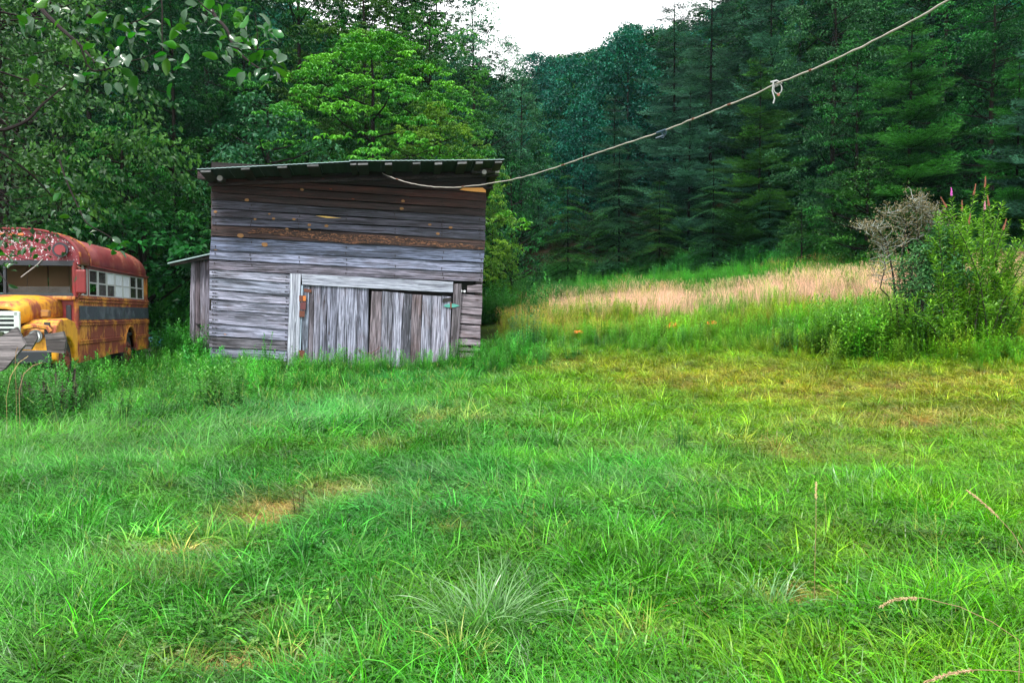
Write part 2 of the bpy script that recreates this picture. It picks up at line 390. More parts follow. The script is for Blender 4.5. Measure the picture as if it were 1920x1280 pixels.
# knots that show as round orange eyes
KN = simple('orange_knot', (.22, .11, .04), .8, vs_=60, var=.8)
for (x, y, r) in [(451, 441.5, 5.2), (496, 458.5, 5), (463, 375, 3.5), (612, 423.5, 3.4), (580, 421.5, 3), (580, 430, 2.6), (538, 429, 2.6), (566, 355.5, 3), (744, 446, 3.4), (826, 459.5, 4), (864, 459.5, 4), (821, 438, 3.2), (845, 426.5, 3.2), (806, 421, 2.8), (755.5, 377, 3), (753, 391, 3.4), (478, 411, 2.3), (513, 410, 2.6), (551, 411, 2.8), (505, 401, 2), (404, 397, 3)]:
    c = sat(x, y, .047) - root.location
    mb = MB(); rr = r / 67.9
    n = 9; ring = [c + SX * math.cos(6.283 * k / n) * rr * 1.15 * random.uniform(.85, 1.1) + Vector((0, 0, 1)) * math.sin(6.283 * k / n) * rr * .8 * random.uniform(.85, 1.1) for k in range(n)]
    mb.prism(ring, -SN * .012); mb.build('knot', KN, root)
# lower left wall
LL = [505, 519.5, 543, 561, 581, 606, 630, 651, 668, 692]; LR = [514, 530.7, 554, 570.5, 590, 617.5, 638, 657, 678, 702]
tl = [(.95, .95, 1), (.95, 1, 1.08), (1, .98, 1.05), (.9, .9, .98), (1.15, 1.12, 1.22), (.85, .85, .95), (.6, .55, .55), (.9, .95, 1.05), (.7, .7, .72)]
for i in range(9):
    xl = [393.5, 393.3, 393, 396.5 if i == 3 else 393, 392.5, 392.6, 393, 393.5, 394][i]
    plank('plank', (xl, LL[i] + .6), (544.5 - i * .8, LR[i] + .6), (543.5 - i * .8, LR[i + 1] - .5), (xl, LL[i + 1] - .6), 0, .045, WOOD, root, tl[i], nseg=5, wob=.008)
# lower right wall
SR = [(868, 530, 904.5, 531.5, 547.5, 549), (862, 551, 904, 555, 573.5, 576), (861.5, 574.5, 903, 577, 587, 590), (861, 588.5, 902, 591, 605.5, 607.5), (860.5, 608, 901, 610.5, 631.5, 633.5), (860, 633.5, 900.5, 635.5, 646.5, 648), (858, 650.5, 900, 652, 656.5, 657.5), (857, 661, 899, 662, 672, 674), (856, 674, 898.5, 675, 690, 692)]
for i, (x0, y0, x1, y1, yb0, yb1) in enumerate(SR):
    if i == 0: x0 = 876; y0 = 535; y1 = 534
    plank('plank', (x0, y0), (x1 + random.uniform(-1, 1), y1), (x1 - .5, yb1), (x0 - .3, yb0), 0, .045, WOOD_V2, root, (1.0, .95, 1.0), nseg=3, wob=.006)
# nail heads with rust tears at the board ends
mb = MB(); rn = random.Random(31)
for i in range(12):
    for xx in (404, 470, 560, 650, 740, 830, 901):
        for f_ in (.28, .72):
            t_ = (xx - 397) / 513; y_ = (LB[i] + (RB[i] - LB[i]) * t_) * (1 - f_) + (LB[i + 1] + (RB[i + 1] - LB[i + 1]) * t_) * f_
            if i < 2 or rn.random() < .3: continue
            c = sat(xx + rn.uniform(-2, 2), y_, .046) - root.location; mb.box(c, (.014, .004, .012)); mb.box(c + Vector((0, .002, -.03)), (.006, .002, .022))
for i in range(9):
    for xx in (399, 404, 536):
        for f_ in (.3, .7):
            t_ = (xx - 394) / 147; y_ = (LL[i] + (LR[i] - LL[i]) * t_) * (1 - f_) + (LL[i + 1] + (LR[i + 1] - LL[i + 1]) * t_) * f_
            c = sat(xx + rn.uniform(-1, 1), y_, .046) - root.location; mb.box(c, (.015, .004, .012)); mb.box(c + Vector((.03, .002, 0)), (.03, .002, .005))
mb.build('nail_heads', simple('rusty_nail', (.015, .010, .010), .8), root)['kind'] = 'stuff'
# trims
plank('door_post', (544.5, 513), (564.3, 513.5), (560, 694), (537.5, 694), .05, .035, WOOD_P, root, (1, 1, 1.02), vert=True, wob=.003)
plank('door_post', (565.2, 534.5), (568.5, 534.6), (562.8, 690), (560.6, 690), .045, .03, WOOD_P, root, (.8, .95, 1.0), vert=True, wob=.002)
plank('door_header', (565.5, 513.5), (849.5, 528.5), (849, 548), (567, 534), .05, .04, WOOD_P, root, (1, 1, 1.04), nseg=8, wob=.004, proud=0)
plank('door_post', (850.5, 532), (865.5, 532), (857.5, 694), (842.5, 694), .052, .05, WOOD_V2, root, (.75, .74, .78), vert=True)
# doors as parts, boards as sub-parts
def door(xs_t, xs_b, yt, name, mats, off, tone):
    d = bpy.data.objects.new(name, None); COL.objects.link(d); d.parent = root; d.empty_display_size = .1
    class RR: pass
    for i in range(len(xs_t) - 1):
        y0 = yt[0] + (yt[1] - yt[0]) * (xs_t[i] - xs_t[0]) / (xs_t[-1] - xs_t[0]) + random.uniform(-1, 1)
        y1 = yt[0] + (yt[1] - yt[0]) * (xs_t[i + 1] - xs_t[0]) / (xs_t[-1] - xs_t[0]) + random.uniform(-.5, .5)
        o = plank('board', (xs_t[i] + .45, y0), (xs_t[i + 1] - .45, y1), (xs_b[i + 1] - .45, 694), (xs_b[i] + .45, 694), off + random.uniform(0, .02), .03, random.choice(mats), root, random.choice(tone), vert=True, wob=.006)
        o.parent = d
    # ledges on the inside
    return d
door([569, 581, 590, 602, 614, 633, 652, 671, 691], [564, 576, 585.5, 598, 611, 630, 649, 668, 690], (534.5, 541), 'door', [WOOD_V, WOOD_V, WOOD_V2], .005, [(1.05, 1.05, 1.15), (.85, .85, .95), (.95, 1.05, 1.15), (.8, .76, .82)])
door([697, 717, 738, 757, 773, 792, 810, 828, 846], [689.5, 713, 731, 750, 768, 787, 805, 824, 842], (545, 556.5), 'door', [WOOD_V2, WOOD_V2, WOOD_V], .012, [(.95, .9, .95), (.8, .76, .8), (1.05, 1.03, 1.1), (.7, .68, .72)])
MET_G = simple('green_hinge_paint', (.07, .30, .26), .45, .2, vs_=12); RUST = simple('rusty_iron', (.12, .04, .025), .8, .1, vs_=30); RUSTO = simple('bright_rust', (.48, .15, .03), .8, vs_=30)
def plate(name, poly, off, th, mat, lab=None):
    mb = MB(); mb.prism(px2w(poly, off, root), SN * th); o = mb.build(name, mat, root)
    if lab: o['label'] = lab
    return o
plate('hinge', [(831, 573), (838, 569.8), (844, 569.3), (844, 576.5), (838, 576)], .075, .012, MET_G, 'green painted strap hinge')
plate('hinge', [(847, 569.3), (853, 569.8), (862, 573), (853, 576), (847, 576.5)], .108, .008, MET_G, 'green painted strap hinge')
plate('hinge_pin', [(844, 567), (847, 567), (847, 578), (844, 578)], .085, .02, RUST)
plate('strap', [(830, 560), (846, 557), (846, 564), (830, 567)], .052, .02, DARKIN)
plate('hasp', [(561, 554), (573, 554), (572.5, 565), (561, 565)], .095, .012, RUST, 'rusty hasp plate on the door post')
plate('hasp', [(568, 555), (573.5, 554), (573.5, 564), (568.5, 564)], .11, .01, RUSTO)
plate('hasp', [(563, 567), (574, 566), (573, 581), (563, 580)], .095, .02, simple('dark_red_rust', (.10, .025, .03), .7))
plate('hasp', [(561.5, 582), (572, 583), (571, 594), (561, 594)], .095, .015, RUST)
plate('hinge', [(560, 656), (571, 657), (571, 676), (560, 675)], .08, .012, RUST, 'dark lower hinge plate')
plate('hinge', [(570, 541), (584, 543), (584, 548.5), (570, 547)], .05, .012, RUST)
# wire loop hanging across the gap between the doors
mb = MB(); mb.tube([sat(x, y, .09) - root.location for x, y in [(669, 652), (674, 659), (684, 662.5), (696, 661.5), (706, 656), (712, 650)]], .008, 5); mb.build('wire_loop', RUST, root)
# little bolts by the right post
for (x, y, r) in [(864, 545.5, 3), (871, 546, 2.3)]:
    mb = MB(); mb.disc(sat(x, y, .08) - root.location, r / 67.9, SN, .03, 10); mb.build('bolt', simple('white_knob', (.55, .58, .62), .5), root)
# -------- the body of the shed behind the front wall
Dp = 4.2
def wpt(px, py, back): return sat(px, py) - root.location - SN * back
BOX = MB()
A = [wpt(399, 322, .1), wpt(908, 345, .1), wpt(900, 700, .1), wpt(396, 700, .1)]
# side and back walls of horizontal boards
for side, (xt, xb, yt) in enumerate([(398, 394, 322), (909, 897, 345)]):
    for k in range(14):
        t0, t1 = k / 14, (k + 1) / 14
        def pt(t, back):
            top = wpt(xt, yt - 22 * (1 - back / Dp) * 0, back) + Vector((0, 0, -.9 * back / Dp)); bot = wpt(xb, 700, back); return top.lerp(bot, t)
        mb = MB(); a, b, c, d = pt(t0, 0.02), pt(t0, Dp), pt(t1 - .006, Dp), pt(t1 - .006, 0.02)
        s = SX * (.03 if side == 0 else -.03)
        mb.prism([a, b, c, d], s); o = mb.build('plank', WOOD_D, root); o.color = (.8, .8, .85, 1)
for k in range(14):
    t0, t1 = k / 14, (k + 1) / 14
    tl_, tr_ = wpt(399, 322, Dp) + Vector((0, 0, -.9)), wpt(908, 345, Dp) + Vector((0, 0, -.9)); bl_, br_ = wpt(395, 700, Dp), wpt(898, 700, Dp)
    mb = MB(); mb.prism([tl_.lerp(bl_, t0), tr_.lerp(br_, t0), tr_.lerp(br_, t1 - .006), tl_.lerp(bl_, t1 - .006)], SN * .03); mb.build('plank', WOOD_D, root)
# corner posts (logs)
for (xt, yt, xb) in [(401, 322, 399), (906, 340, 893)]:
    mb = MB(); mb.tube([wpt(xt, yt, .14), wpt(xb, 700, .14)], .1, 8); mb.build('corner_post', WOOD_D, root)
mb = MB(); mb.prism([wpt(400, 326, .32), wpt(907, 348, .32), wpt(897, 698, .32), wpt(397, 698, .32)], -SN * .02); mb.build('dark_backing', DARKIN, root)  # dark sheet added to stand for the unlit inside behind board gaps
# -------- roof: plate logs, rafters laths and metal sheets
OV = 1.05                                      # overhang in front of the wall
def rf(px, py, off): return sat(px, py, off) - root.location
SHEET_U = simple('shaded_roof_underside', (.022, .035, .034), .8, .1)  # shade below the roof is put into this near-black underside colour
SHEET = simple('aged_teal_metal_roof', (.30, .42, .42), .5, .5, vs_=3)  # pale metal tone also carries the bright light along the front edge
LATH = simple('lit_lath_ends', (.22, .22, .23), .8, vs_=15, var=.7); LATHD = simple('shaded_lath', (.02, .016, .015), .9)
x_edges = np.linspace(369, 657, 6).tolist(); x2 = np.linspace(655, 946, 6).tolist()
def sheet(xa, xb, fy):
    cols = 13; V = []; 
    for j, back in enumerate((0, 2.0, 3.8, Dp + OV + .3)):
        for i in range(cols):
            x = xa + (xb - xa) * i / (cols - 1); p = rf(x, fy(x), OV) - SN * back + Vector((0, 0, -.10 * back + .004 * math.cos(i * 3.14159)))
            V.append(p)
    n = cols; nb = len(V); V2 = [p + Vector((0, 0, -.014)) for p in V]
    Fs = [[j * n + i, j * n + i + 1, (j + 1) * n + i + 1, (j + 1) * n + i] for j in range(3) for i in range(n - 1)]
    Fb = [[a + nb for a in f[::-1]] for f in Fs]
    edge = [[i, i + 1, nb + i + 1, nb + i] for i in range(n - 1)]
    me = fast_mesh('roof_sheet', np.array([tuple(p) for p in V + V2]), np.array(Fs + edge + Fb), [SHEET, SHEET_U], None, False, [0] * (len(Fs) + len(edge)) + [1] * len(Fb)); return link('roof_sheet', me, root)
f1 = lambda x: 316.5 - 14.5 * (x - 369) / 288
f2 = lambda x: 300.6 + (.6 * math.sin((x - 655) / 290 * 3.14)) - 2.2 * (x - 655) / 291
for a, b in zip(x_edges[:-1], x_edges[1:]): sheet(a, b - .3, f1)
for a, b in zip(x2[:-1], x2[1:]): sheet(a, b - .3, f2)
# laths running back under the sheets: light on the ends and shade on the bodies are painted in
for (xa, xb, y) in [(376, 395, 319.5), (452, 468, 314.8), (520, 538, 311.5), (576, 597, 309), (657, 668, 306.6), (671, 690, 306.2), (722, 735, 305.8), (774, 788, 305), (815, 829, 304.7), (858, 875, 304), (892, 905, 303.2), (928, 941, 303)]:
    mb = MB(); a, b = rf(xa, y, OV - .06), rf(xb, y - .6, OV - .06)
    a2, b2 = a - SN * 3.2 + Vector((0, 0, -.32)), b - SN * 3.2 + Vector((0, 0, -.32))
    mb.prism([a, b, b2, a2], Vector((0, 0, -.058))); o = mb.build('lath', LATHD, root); m2 = MB(); m2.prism([a, b, b + SN * .012, a + SN * .012], Vector((0, 0, -random.uniform(.035, .06)))); m2.build('lath_end', LATH, o)
# purlins across
for bk_, zz in ((1.0, -.15), (2.4, -.15), (3.8, -.15)):
    a = rf(374, f1(374), OV) - SN * bk_ + Vector((0, 0, -.10 * bk_ + zz)); b = rf(943, f2(943), OV) - SN * bk_ + Vector((0, 0, -.10 * bk_ + zz))
    mb = MB(); mb.beam(a, b, .1, .08); mb.build('purlin', WOOD_D, root).color = (.3, .25, .25, 1)  # purlin colour lowered to hold the roof's shade
# round log plates and their ends
LOGE = simple('sawn_log_end', (.42, .40, .42), .8, vs_=25)
def log(p0, p1, r, end=True):
    mb = MB(); mb.tube([p0, p1], r, 12); o = mb.build('log_beam', WOOD_D, root, True)
    if end:
        d = (p0 - p1).normalized(); m2 = MB(); m2.disc(p0 + d * .004, r * .86, d, .008, 12); m2.build('log_end', LOGE, o)
log(rf(412, 334, .42), rf(412, 334, .42) - SN * 2.5, .085)
log(rf(908, 322.5, .42), rf(908, 322.5, .42) - SN * 2.5, .075)
mb = MB(); mb.beam(rf(885, 322, .2), rf(935, 320.5, .2), .15, .12); o = mb.build('beam', WOOD_D, root)
m2 = MB(); m2.beam(rf(928, 321, .205), rf(935.6, 320.8, .205), .155, .11); m2.build('beam_end', LOGE, o)
mb = MB(); mb.beam(rf(372, 329, .1), rf(402, 331, .1), .2, .2); mb.build('beam', WOOD_D, root).color = (.4, .3, .3, 1)  # beam colour lowered likewise for under-roof shade
# gable board, tinted near black for the shade under the roof
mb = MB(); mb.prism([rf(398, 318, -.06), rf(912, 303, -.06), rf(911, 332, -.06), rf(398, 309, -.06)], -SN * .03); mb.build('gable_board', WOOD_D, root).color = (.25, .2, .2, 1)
# -------- lean-to annex on the left side
def aat(px, py, off=0): return sat(px, py, off - .9)
xs = [358.5, 367.5, 376.5, 385, 394]; xb = [355.5, 365, 374.5, 384, 393]
for i in range(4):
    o = plank('plank', (xs[i] + .3, 484 - i * 2.2), (xs[i + 1] - .3, 482 - i * 2.2), (xb[i + 1] - .3, 668 + 4 * i), (xb[i] + .3, 668 + 4 * i), 0, .03, WOOD_V2, root, [(1.2, 1.25, 1.4), (.55, .5, .55), (1.1, 1.15, 1.3), (.75, .78, .9)][i], vert=True, planefn=aat)
mb = MB(); A0 = [aat(x, y, .35) - root.location for x, y in [(314, 492.5), (397, 474), (397, 476), (314, 494.8)]]; mb.prism(A0, -SN * 4.2); o = mb.build('lean_to_roof', SHEET, root)
mb = MB(); A0 = [aat(x, y, .2) - root.location for x, y in [(318, 495), (396, 478), (396, 484), (320, 499)]]; mb.prism(A0, -SN * .08); mb.build('rafter', WOOD_D, root)
for yb in (1.5, 4.0):
    p = aat(366, 487, -yb) - root.location; mb = MB(); mb.tube([p, p + Vector((-.1, 0, -2.8))], .07, 7); mb.build('corner_post', WOOD_D, root)
mb = MB(); mb.prism([aat(x, y, -.1) - root.location for x, y in [(360, 490), (394, 482), (394, 690), (357, 690)]], -SN * .02); mb.build('back_board', DARKIN, root)
# ================================================================== THE OLD SCHOOL BUS
def rust_paint(name, paint, rust, amt, sc_=1.6, flake=None, rough=.45):
    m, nt, b, o = newmat(name)
    c = coords(nt, rnd=False); cs = coords(nt, (3.2, 3.2, .8), rnd=False)
    n1 = noise(nt, c, sc_, 6, .62, .4); n2 = noise(nt, cs, sc_ * 2.2, 6, .65, .3); n3 = noise(nt, c, sc_ * 14, 4, .6)
    v = mth(nt, 'ADD', mth(nt, 'MULTIPLY', n1, .55), mth(nt, 'ADD', mth(nt, 'MULTIPLY', n2, .33), mth(nt, 'MULTIPLY', n3, .12)))
    k = ramp(nt, v, [(1 - amt - .06, 0), (1 - amt + .03, 1)])
    pc = mixc(nt, n3, tuple(x * .72 for x in paint), tuple(min(1, x * 1.2) for x in paint))
    pc = mixc(nt, ramp(nt, n2, [(.40, .55), (.60, 0)]), pc, tuple(p * .5 + r * .5 for p, r in zip(paint, rust)))
    rc = mixc(nt, n3, tuple(x * .55 for x in rust), tuple(x * 1.5 for x in rust))
    col = mixc(nt, k, pc, rc)
    if flake:
        fn = noise(nt, coords(nt, (1, 1, 1), rnd=False), 22, 3, .7); fb = noise(nt, c, 1.2, 2)
        fm = ramp(nt, mth(nt, 'ADD', mth(nt, 'MULTIPLY', fn, .7), mth(nt, 'MULTIPLY', fb, .3)), [(1 - flake - .01, 0), (1 - flake + .02, 1)])
        col = mixc(nt, fm, col, (.62, .62, .66))
    L(nt, col, b.inputs['Base Color'])
    L(nt, ramp(nt, k, [(0, rough), (1, .85)]), b.inputs['Roughness']); bump(nt, b, mth(nt, 'ADD', v, mth(nt, 'MULTIPLY', n3, .3)), .4, .01)
    return m
YEL = rust_paint('faded_yellow_bus_paint', (.66, .29, .025), (.17, .034, .02), .515)
YELB = rust_paint('bright_yellow_hood_paint', (.78, .38, .015), (.24, .06, .03), .46, 1.3)
YRED = rust_paint('red_rust_roof_paint', (.155, .014, .024), (.30, .10, .05), .42, 1.4, flake=.29)
MAROON = rust_paint('peeling_maroon_paint', (.20, .014, .028), (.05, .012, .012), .42, 2.5, flake=.425)
RED = rust_paint('flat_red_primer', (.20, .012, .014), (.10, .015, .015), .42)
BLK = simple('dull_black_paint', (.018, .022, .03), .45, vs_=5); RUB = simple('black_rubber', (.012, .012, .013), .75)
BBAND = rust_paint('chalky_black_band', (.02, .03, .045), (.07, .085, .11), .46, 3)
FRM = simple('oxidised_window_frame', (.42, .44, .45), .5, .3, vs_=15); WHT = simple('painted_over_window', (.56, .60, .68), .5, vs_=9, var=.3)
CARDB = simple('tan_cardboard_inside', (.28, .17, .085), .8, vs_=2); GRIL = simple('pale_mint_grille_paint', (.50, .58, .54), .5, vs_=10)
def glass_mat():
    m, nt, b, o = newmat('dirty_bus_glass'); b.inputs['Base Color'].default_value = (.05, .045, .04, 1); b.inputs['Roughness'].default_value = .12
    t = N(nt, 'BsdfTransparent'); ms = N(nt, 'MixShader'); t.inputs[0].default_value = (.8, .85, .85, 1)
    L(nt, ramp(nt, noise(nt, coords(nt), 3, 5), [(.35, .35), (.7, .8)]), ms.inputs[0]); L(nt, t.outputs[0], ms.inputs[1]); L(nt, b.outputs[0], ms.inputs[2]); L(nt, ms.outputs[0], o.inputs[0]); return m
GLS = glass_mat()
BX, BY = -8.82, 16.2; BZ = .2
bus = thing('school_bus', 'abandoned yellow school bus rusting red, half sunk in weeds', 'bus', (BX, BY, BZ), math.atan2(.185, .983))
W = 2.36; Ln = 5.4
def bp(name, mat, fn, smooth=False, bev=0, parent=None, lab=None):
    mb = MB(); fn(mb); o = mb.build(name, mat, parent or bus, smooth, bev)
    if lab: o['label'] = lab
    return o
def yz_prism(poly, x0, x1):
    return lambda mb: mb.prism([(x0, y, z) for y, z in poly], (x1 - x0, 0, 0))
wy, wz, wr = 3.62, .5, .50
arch = [(wy + wr * math.cos(a), wz + wr * 1.25 * math.sin(a)) for a in np.linspace(0, math.pi, 13)]
side = [(0, .42), (0, 1.76), (Ln, 1.76), (Ln, .5)] + [(y, z) for y, z in arch] + [(2.2, .5), (1.5, .46)]
bp('side_panel', YEL, yz_prism(side, -.04, 0)); bp('side_panel', YEL, yz_prism(side, -W, -W + .04))
bp('wheel_arch', YEL, lambda mb: mb.tube([(.012, y, z) for y, z in arch], .028, 6), True)
bp('arch_liner', BLK, lambda mb: mb.box((-.33, wy, .55), (.28, .56, .02)))
bp('black_band', BBAND, lambda mb: mb.box((.004, 2.72, 1.44), (.006, 2.66, .145)), lab='faded black band along the side')
for z in (1.745, 1.68, 1.245, 1.195, .86, .815):
    y1 = wy - .52 if z < 1.0 else Ln
    bp('rub_rail', YEL, lambda mb: mb.beam((.016, .02, z), (.016, y1, z), .03, .035), bev=.008)
    if z < 1: bp('rub_rail', YEL, lambda mb: mb.beam((.016, wy + .52, z), (.016, Ln, z), .03, .035), bev=.008)
bp('rear_panel', YEL, lambda mb: mb.box((-W / 2, Ln - .02, 1.1), (W / 2, .02, .62)))
bp('rear_bumper', BLK, lambda mb: mb.box((-W / 2, Ln + .1, .6), (W / 2, .06, .11)), bev=.02)
bp('floor_pan', DARKIN, lambda mb: mb.box((-W / 2, Ln / 2, .92), (W / 2 - .05, Ln / 2, .03)))
bp('chassis_rail', DARKIN, lambda mb: (mb.beam((-.7, -1.2, .6), (-.7, Ln, .6), .1, .2), mb.beam((-1.65, -1.2, .6), (-1.65, Ln, .6), .1, .2)))
for y_ in (.72, 1.55, 2.4, 3.05, 4.25, 4.85):
    bp('panel_seam', RUST, lambda mb: mb.box((.003, y_, 1.02), (.004, .006, .15)))
mbr = MB()
for y_ in np.arange(.1, 5.35, .12):
    for z_ in (1.63, 1.285, 1.15, .905): 
        if z_ < 1 and abs(y_ - wy) < .6: continue
        mbr.box((.003, y_, z_), (.006, .008, .008))
mbr.build('rivets', YEL, bus)['kind'] = 'stuff'
# windows
wins = np.linspace(.70, 4.95, 8)
for s_, xx in ((1, 0), (-1, -W)):
    for i, y in enumerate(list(wins) + [.66, .05]):
        ww = .042 if i < 8 else .035
        bp('window_pillar', FRM if i < 8 else YRED, lambda mb: mb.box((xx - .02 * s_, y, 2.08), (.018, ww, .33)), bev=.006)
    bp('window_sill', YEL, lambda mb: mb.box((xx - .02 * s_, Ln / 2, 1.775), (.03, Ln / 2, .022)))
    bp('window_head', YRED, lambda mb: mb.box((xx - .02 * s_, 2.95, 2.40), (.025, 2.4, .035)))
    for i in range(7):
        y0, y1 = wins[i] + .03, wins[i + 1] - .03; yc = (y0 + y1) / 2
        fr = bp('window', FRM, lambda mb: (mb.box((xx - .02 * s_, yc, 2.08), (.014, (y1 - y0) / 2, .016)), mb.box((xx - .02 * s_, yc, 1.81), (.014, (y1 - y0) / 2, .014)), mb.box((xx - .02 * s_, yc, 2.352), (.014, (y1 - y0) / 2, .014))))
        up, lo = (GLS, GLS)
        if s_ == 1 and i == 2: up = WHT
        if s_ == 1 and i in (3, 4): up = lo = WHT
        bp('pane', up, lambda mb: mb.box((xx - .024 * s_, yc, 2.217), (.004, (y1 - y0) / 2, .119)), parent=fr)
        if not (s_ == 1 and i == 0): bp('pane', lo, lambda mb: mb.box((xx - .016 * s_, yc, 1.944), (.004, (y1 - y0) / 2, .119)), parent=fr)
fr = bp('driver_window', FRM, lambda mb: (mb.box((-.02, .36, 2.10), (.016, .018, .36)), mb.box((-.02, .11, 2.10), (.016, .02, .36)), mb.box((-.02, .60, 2.10), (.016, .02, .36)), mb.box((-.02, .36, 2.44), (.016, .27, .016)), mb.box((-.02, .36, 1.8), (.016, .27, .016))))
bp('pane', GLS, lambda mb: mb.box((-.02, .47, 2.1), (.004, .11, .32)), parent=fr)
bp('corner_panel', YEL, lambda mb: mb.box((-.03, 5.18, 2.08), (.022, .2, .33)))
# roof arch, swept along the length with rounded ends
def roof_ring(y, s, zb=2.42, hgt=.68, over=.03):
    pts = []
    for k in range(17):
        a = math.pi * k / 16; cx = math.cos(a); ex_ = abs(cx) ** .72 * (1 if cx > 0 else -1)
        pts.append((-W / 2 + (W / 2 + over) * ex_ * (1 - (1 - s) * .18), y, zb + hgt * s * (math.sin(a) ** .78)))
    return pts
def roof(y0, y1, ends, over=.03, h=.68):
    ys = []
    n = 6
    def fn(mb):
        rings = []
        st = [(y0, 1.0)] + [(y0 + (y1 - y0) * t, 1.0) for t in (.25, .5, .75)]
        if ends: st += [(y1 - .55, 1.0), (y1 - .3, .965), (y1 - .12, .86), (y1 - .02, .70), (y1 + .02, .45), (y1 + .02, .05)]
        else: st += [(y1, 1.0)]
        for y, s in st: rings.append(roof_ring(y, s, over=over, hgt=h))
        V = [p for r_ in rings for p in r_]; m = 17
        mb.add(V, [[i * m + k, i * m + k + 1, (i + 1) * m + k + 1, (i + 1) * m + k] for i in range(len(rings) - 1) for k in range(m - 1)])
    return fn
def solid(o, t=.02):
    m = o.modifiers.new('thick', 'SOLIDIFY'); m.thickness = t; m.offset = -1; return o
rf_ = solid(bp('roof', YRED, roof(.62, Ln - .02, True), True))
cap = solid(bp('roof_cap', YRED, roof(.0, .66, False, .055, .70), True)); cap['label'] = 'front roof cap over the driver window'
for y in (.62, .66): bp('roof_seam', YEL, lambda mb: mb.tube(roof_ring(y, 1.0, over=.06, hgt=.71), .014, 5), True)
bp('drip_rail', YRED, lambda mb: mb.beam((.04, .66, 2.43), (.04, Ln - .1, 2.40), .035, .03), bev=.008)
# front face above the windscreen: sign board with peeling paint
ring = [(x, z) for x, y, z in roof_ring(0, 1, over=.05, hgt=.70)]
hdr = bp('header_panel', MAROON, lambda mb: mb.prism([(x, -.03, z) for x, z in ring] , (0, .06, 0)), lab='peeling maroon panel above the windscreen')
bp('header_rim', RED, lambda mb: mb.tube([(x, -.045, z) for x, z in ring], .022, 6), True)
def lampfn(x, z, r):
    o = bp('warning_lamp', BLK, lambda mb: mb.disc((x, -.08, z), r * 1.15, (0, 1, 0), .12, 20, r * 1.0), True)
    bp('lens', simple('dark_red_lens', (.20, .02, .025), .3), lambda mb: mb.disc((x, -.145, z), r * .8, (0, 1, 0), .02, 20), parent=o)
lampfn(-.27, 2.70, .13); lampfn(-W + .27, 2.70, .13)
for x in (-1.0, -1.18, -1.36): bp('marker_lamp', simple('orange_marker', (.55, .13, .03), .4), lambda mb: mb.box((x, -.07, 3.0), (.05, .03, .025)), bev=.01)
bp('marker_lamp', simple('orange_marker', (.5, .15, .03), .4), lambda mb: mb.box((.03, .02, 2.62), (.03, .05, .05)), bev=.015)
# windscreen frame, cowl
bp('windscreen_frame', BLK, lambda mb: (mb.box((-W / 2, -.02, 2.44), (W / 2 - .05, .035, .05)), mb.box((-W / 2, -.02, 1.80), (W / 2 - .05, .035, .03)), mb.box((-1.33, -.02, 2.12), (.025, .03, .3))))
for x in (-.045, -W + .045): bp('corner_pillar', RED, lambda mb: mb.tube([(x, .0, 1.75), (x, .0, 2.46)], .06, 10), True)
bp('corner_pillar', YEL, lambda mb: mb.tube([(-.04, .02, .5), (-.04, .02, 1.76)], .05, 10), True)
bp('windscreen_pane', GLS, lambda mb: mb.box((-.72, -.0, 1.90), (.58, .004, .07)), lab='broken strip of windscreen glass')
bp('dashboard', simple('teal_dash', (.12, .28, .24), .5), lambda mb: mb.box((-W / 2, .25, 1.78), (W / 2 - .1, .2, .06)), bev=.03)
bp('cardboard_partition', CARDB, lambda mb: [mb.box((-.45 - .42 * k, 1.5 + .02 * (k % 2), 1.85), (.20, .01, .62)) for k in range(4)])
bp('front_wall', RED, lambda mb: mb.box((-W / 2, .02, 1.25), (W / 2, .03, .50)), lab='red primed wall beside the hood')
bp('cowl', YEL, lambda mb: mb.box((-W / 2, -.05, 1.735), (W / 2 - .02, .06, .04)), bev=.02)
bp('side_vent', BLK, lambda mb: mb.box((-.17, -.02, 1.38), (.05, .02, .22)), bev=.02)
bp('seat', simple('brown_seat', (.07, .04, .03), .7), lambda mb: [mb.box((-.5 - 1.3 * (k % 2), 2.0 + .8 * (k // 2), 1.5), (.4, .08, .42)) for k in range(6)], bev=.03)
# red plate (mirror back) at the corner
bp('mirror', RED, lambda mb: mb.box((.10, -.12, 2.07), (.10, .03, .24)), bev=.03, lab='red rectangular mirror back on the front corner')
bp('mirror_arm', RUST, lambda mb: (mb.tube([(-.03, 0, 2.40), (.1, -.1, 2.33)], .014), mb.tube([(-.03, 0, 1.72), (.1, -.1, 1.84)], .014)))
bp('wiper', simple('grey_arm', (.3, .3, .3), .4), lambda mb: mb.tube([(-1.02, -.07, 2.15), (-.72, -.07, 2.4), (-.62, -.06, 2.52)], .011, 5))
# hood: rounded, tapering forward
def hoodfn(mb):
    rings = []
    for y, xa, xb_, zt, zs in [(0, -.28, -2.08, 1.80, 1.42), (-.5, -.40, -1.96, 1.78, 1.38), (-1.0, -.50, -1.86, 1.72, 1.33), (-1.28, -.57, -1.79, 1.63, 1.28), (-1.36, -.60, -1.76, 1.52, 1.26)]:
        xc = (xa + xb_) / 2; hw = (xa - xb_) / 2; r_ = []
        r_.append((xa, y, zs - .05))
        for k in range(13):
            a = math.pi * k / 12; cx = math.cos(a)
            r_.append((xc + hw * abs(cx) ** .5 * (1 if cx > 0 else -1), y, zs + .1 + (zt - zs - .1) * math.sin(a) ** .55))
        r_.append((xb_, y, zs - .05)); rings.append(r_)
    m = 15; mb.add([p for r_ in rings for p in r_], [[i * m + k, i * m + k + 1, (i + 1) * m + k + 1, (i + 1) * m + k] for i in range(4) for k in range(m - 1)])
solid(bp('hood', YELB, hoodfn, True))
